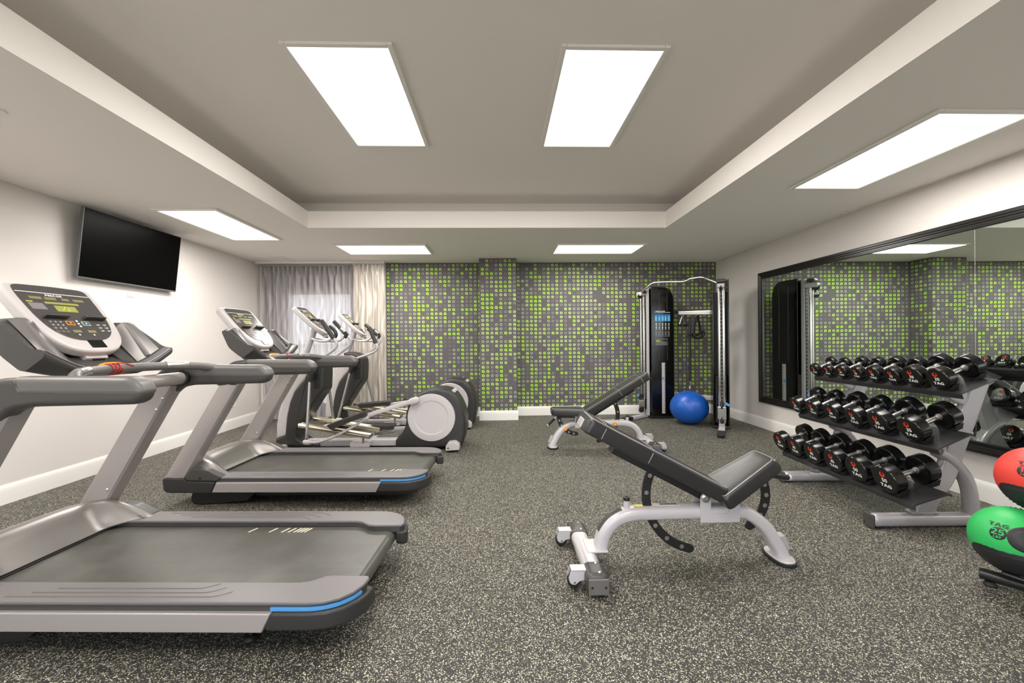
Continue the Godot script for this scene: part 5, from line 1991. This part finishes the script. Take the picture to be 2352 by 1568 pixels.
func build_exercise_ball() -> void:
	var t := thing("exercise_ball", "large blue ribbed exercise ball on the floor inside the cable machine", "exercise ball", Vector3(2.79, 0, -6.03))
	# flattened a little by its weight, with fine ribs round the upright axis
	var prof := []
	var n := 132
	for i in n + 1:
		var g := PI * i / n - PI / 2
		var r := 0.268 * cos(g)
		var y := 0.243 + 0.243 * sin(g)
		var rib := 0.0011 * sin(i * 2.1) * smoothstep(0.05, 0.25, cos(g))
		prof.append([maxf(r + rib, 0.001), maxf(y, 0.0)])
	lathe(prof, 64)
	part(t, "skin", M.ball_blue, 60.0)
	lathe([[0.0, 0.0], [0.010, 0.0], [0.012, 0.002], [0.006, 0.004], [0.0, 0.004]], 14, aim(Vector3(-0.55, 0.35, 0.75), Vector3(0, 0.243, 0) + Vector3(-0.55 * 0.268, 0.35 * 0.243, 0.75 * 0.268) / Vector3(-0.55, 0.35, 0.75).length()))
	part(t, "plug", M.blue)

# ---------------------------------------------------------------- things on the walls
func build_television() -> void:
	var t := thing("television", "flat black television tilted out from the white wall", "television", Vector3(-3.795, 2.182, -4.465))
	# screen faces +x, tipped forward
	var f := Transform3D(Basis(Vector3(0, 0, -1), Vector3(0.11, 0.994, 0), Vector3(0.994, -0.11, 0)), Vector3.ZERO)
	rbox(Vector3(0, 0, -0.014), Vector3(1.155, 0.655, 0.03), 0.006, f)
	part(t, "case", M.tv_rim)
	rbox(Vector3(0, 0.004, 0.0015), Vector3(1.135, 0.630, 0.003), 0.001, f)
	part(t, "screen", M.tv_black)
	rbox(Vector3(0, -0.318, 0.002), Vector3(0.045, 0.007, 0.002), 0.0006, f)
	part(t, "maker_mark", M.steel)
	# wall bracket
	rbox(Vector3(-0.085, 0.05, 0), Vector3(0.012, 0.36, 0.44), 0.003)
	var br := part(t, "wall_bracket", M.black)
	for s in [-1, 1]:
		rbox(Vector3(-0.045, 0.16, 0.16 * s), Vector3(0.08, 0.02, 0.025), 0.003)
		part(br, "arm", M.steel)
		rbox(Vector3(-0.040, -0.05, 0.16 * s), Vector3(0.06, 0.02, 0.025), 0.003)
		part(br, "arm", M.steel)
		lathe([[0.0, 0.0], [0.008, 0.0], [0.008, 0.03], [0.005, 0.05], [0.0, 0.05]], 10, Transform3D(Basis(), Vector3(-0.045, 0.165, 0.16 * s)))
		part(br, "adjuster", M.brass)

func build_mirror() -> void:
	var x := ROOM_R - 0.002
	var y0 := 0.362
	var y1 := 2.157
	var d0 := 1.30
	var d1 := 5.715
	var seam := 3.074
	var t := thing("wall_mirror", "wide wall mirror in a black moulded frame behind the dumbbell rack", "mirror", Vector3(x, (y0 + y1) / 2, -(d0 + d1) / 2))
	var hy := (y1 - y0) / 2
	var hz := (d1 - d0) / 2
	var fw := 0.085
	# two panes that meet in a thin upright joint
	var cz := -(seam - (d0 + d1) / 2)
	box(Vector3(-0.010, -hy + fw - 0.01, -hz + fw - 0.01), Vector3(-0.004, hy - fw + 0.01, cz - 0.0015))
	part(t, "pane", M.mirror)
	box(Vector3(-0.010, -hy + fw - 0.01, cz + 0.0015), Vector3(-0.004, hy - fw + 0.01, hz - fw + 0.01))
	part(t, "pane", M.mirror)
	rbox(Vector3(-0.006, 0, cz), Vector3(0.006, 2 * hy - 2 * fw, 0.004), 0.001)
	part(t, "joint_strip", M.steel)
	# moulded frame members: profile stands off the wall, bead on the inner side
	var prof := [[0.0, 0.0], [0.030, 0.0], [0.034, 0.006], [0.034, 0.026], [0.028, 0.032], [0.028, 0.044], [0.022, 0.050], [0.022, 0.066], [0.026, 0.070], [0.026, 0.080], [0.020, 0.085], [0.0, 0.085]]
	for k in 4:
		var p := PackedVector3Array()
		var rings := []
		for e in [-1, 1]:
			var ring := PackedVector3Array()
			for q in prof:
				# mitred ends: the inner edge is shorter
				if k < 2:
					var sy := -1.0 if k == 0 else 1.0
					ring.append(Vector3(-q[0], sy * (hy - q[1]), e * (hz - q[1])))
				else:
					var sz := -1.0 if k == 2 else 1.0
					ring.append(Vector3(-q[0], e * (hy - q[1]), sz * (hz - q[1])))
			rings.append(ring)
		loft(rings)
		part(t, "frame_member", M.mirror_frame, 25.0)

func build_wall_bits() -> void:
	for q in [[6.198, 0.371, "white power socket plate low on the wall beside the elliptical"], [6.023, 0.336, "blank white plate low on the wall beside the power socket"]]:
		var t := thing("wall_socket", q[2], "socket", Vector3(ROOM_L, q[1], -q[0]))
		rbox(Vector3(0.004, 0, 0), Vector3(0.008, 0.115, 0.072), 0.003)
		part(t, "plate", M.trim)
		if q[0] > 6.1:
			for s in [-1, 1]:
				rbox(Vector3(0.008, 0.024 * s, 0), Vector3(0.003, 0.03, 0.034), 0.001)
				var so := part(t, "outlet", M.trim)
				for z in [-0.007, 0.007]:
					rbox(Vector3(0.0098, 0.024 * s + 0.004, z), Vector3(0.001, 0.010, 0.003), 0.0003, Transform3D(), 1)
					part(so, "slot", M.black)
	var c := thing("cable_plate", "small cream socket plate on the wall under the television", "plate", Vector3(ROOM_L, 1.770, -4.52))
	rbox(Vector3(0.003, 0, 0), Vector3(0.006, 0.05, 0.085), 0.002)
	part(c, "plate", M.cream_plate)
	rbox(Vector3(0.0065, 0, 0), Vector3(0.003, 0.010, 0.016), 0.001)
	part(c, "port", M.trim)
	# faint phone-shaped scuff outline on the wall, built as thin raised plates
	var h := thing("wall_scuff", "faint phone-shaped scuff outline on the wall below the cable plate", "scuff", Vector3(ROOM_L, 1.625, -4.45))
	rbox(Vector3(0.0012, 0.0, 0), Vector3(0.0024, 0.18, 0.09), 0.001)
	part(h, "plate", M.paint)
	rbox(Vector3(0.003, -0.02, 0), Vector3(0.002, 0.10, 0.05), 0.0008)
	part(h, "inner_outline", M.paint)
	# white cabinet on the wall beyond the console
	var w := thing("wall_cabinet", "plain white box mounted on the wall beside the treadmill console", "cabinet", Vector3(ROOM_L, 1.575, -3.25))
	rbox(Vector3(0.035, 0, 0), Vector3(0.07, 0.27, 0.62), 0.004)
	part(w, "body", M.cabinet_white)
	rbox(Vector3(0.072, 0, 0), Vector3(0.006, 0.26, 0.61), 0.002)
	part(w, "lid", M.cabinet_white)

func build_remote() -> void:
	# lies against the far cup tray of the second treadmill
	var th := -0.049
	var O := Vector3(-2.56, 0, -3.22)
	var p := O + Basis(Vector3.UP, th) * P(0.500, 1.262, 0.705)
	var t := thing("remote_control", "slim black remote control leaning in the treadmill cup tray", "remote", p)
	var up := Basis(Vector3.UP, th) * Vector3(-0.62, 0.78, 0.06).normalized()
	var nrm := Basis(Vector3.UP, th) * Vector3(0.70, 0.62, 0.36).normalized()
	nrm = (nrm - up * nrm.dot(up)).normalized()
	t.basis = Basis(up.cross(nrm), up, nrm)
	rbox(Vector3(0, 0.02, 0.016), Vector3(0.046, 0.19, 0.018), 0.008, Transform3D(), 3)
	part(t, "body", M.black)
	for r in 9:
		for c in 3:
			rbox(Vector3(-0.013 + 0.013 * c, 0.10 - 0.019 * r, 0.0255), Vector3(0.009, 0.010, 0.003), 0.001, Transform3D(), 1)
			part(t, "button", M.rail)
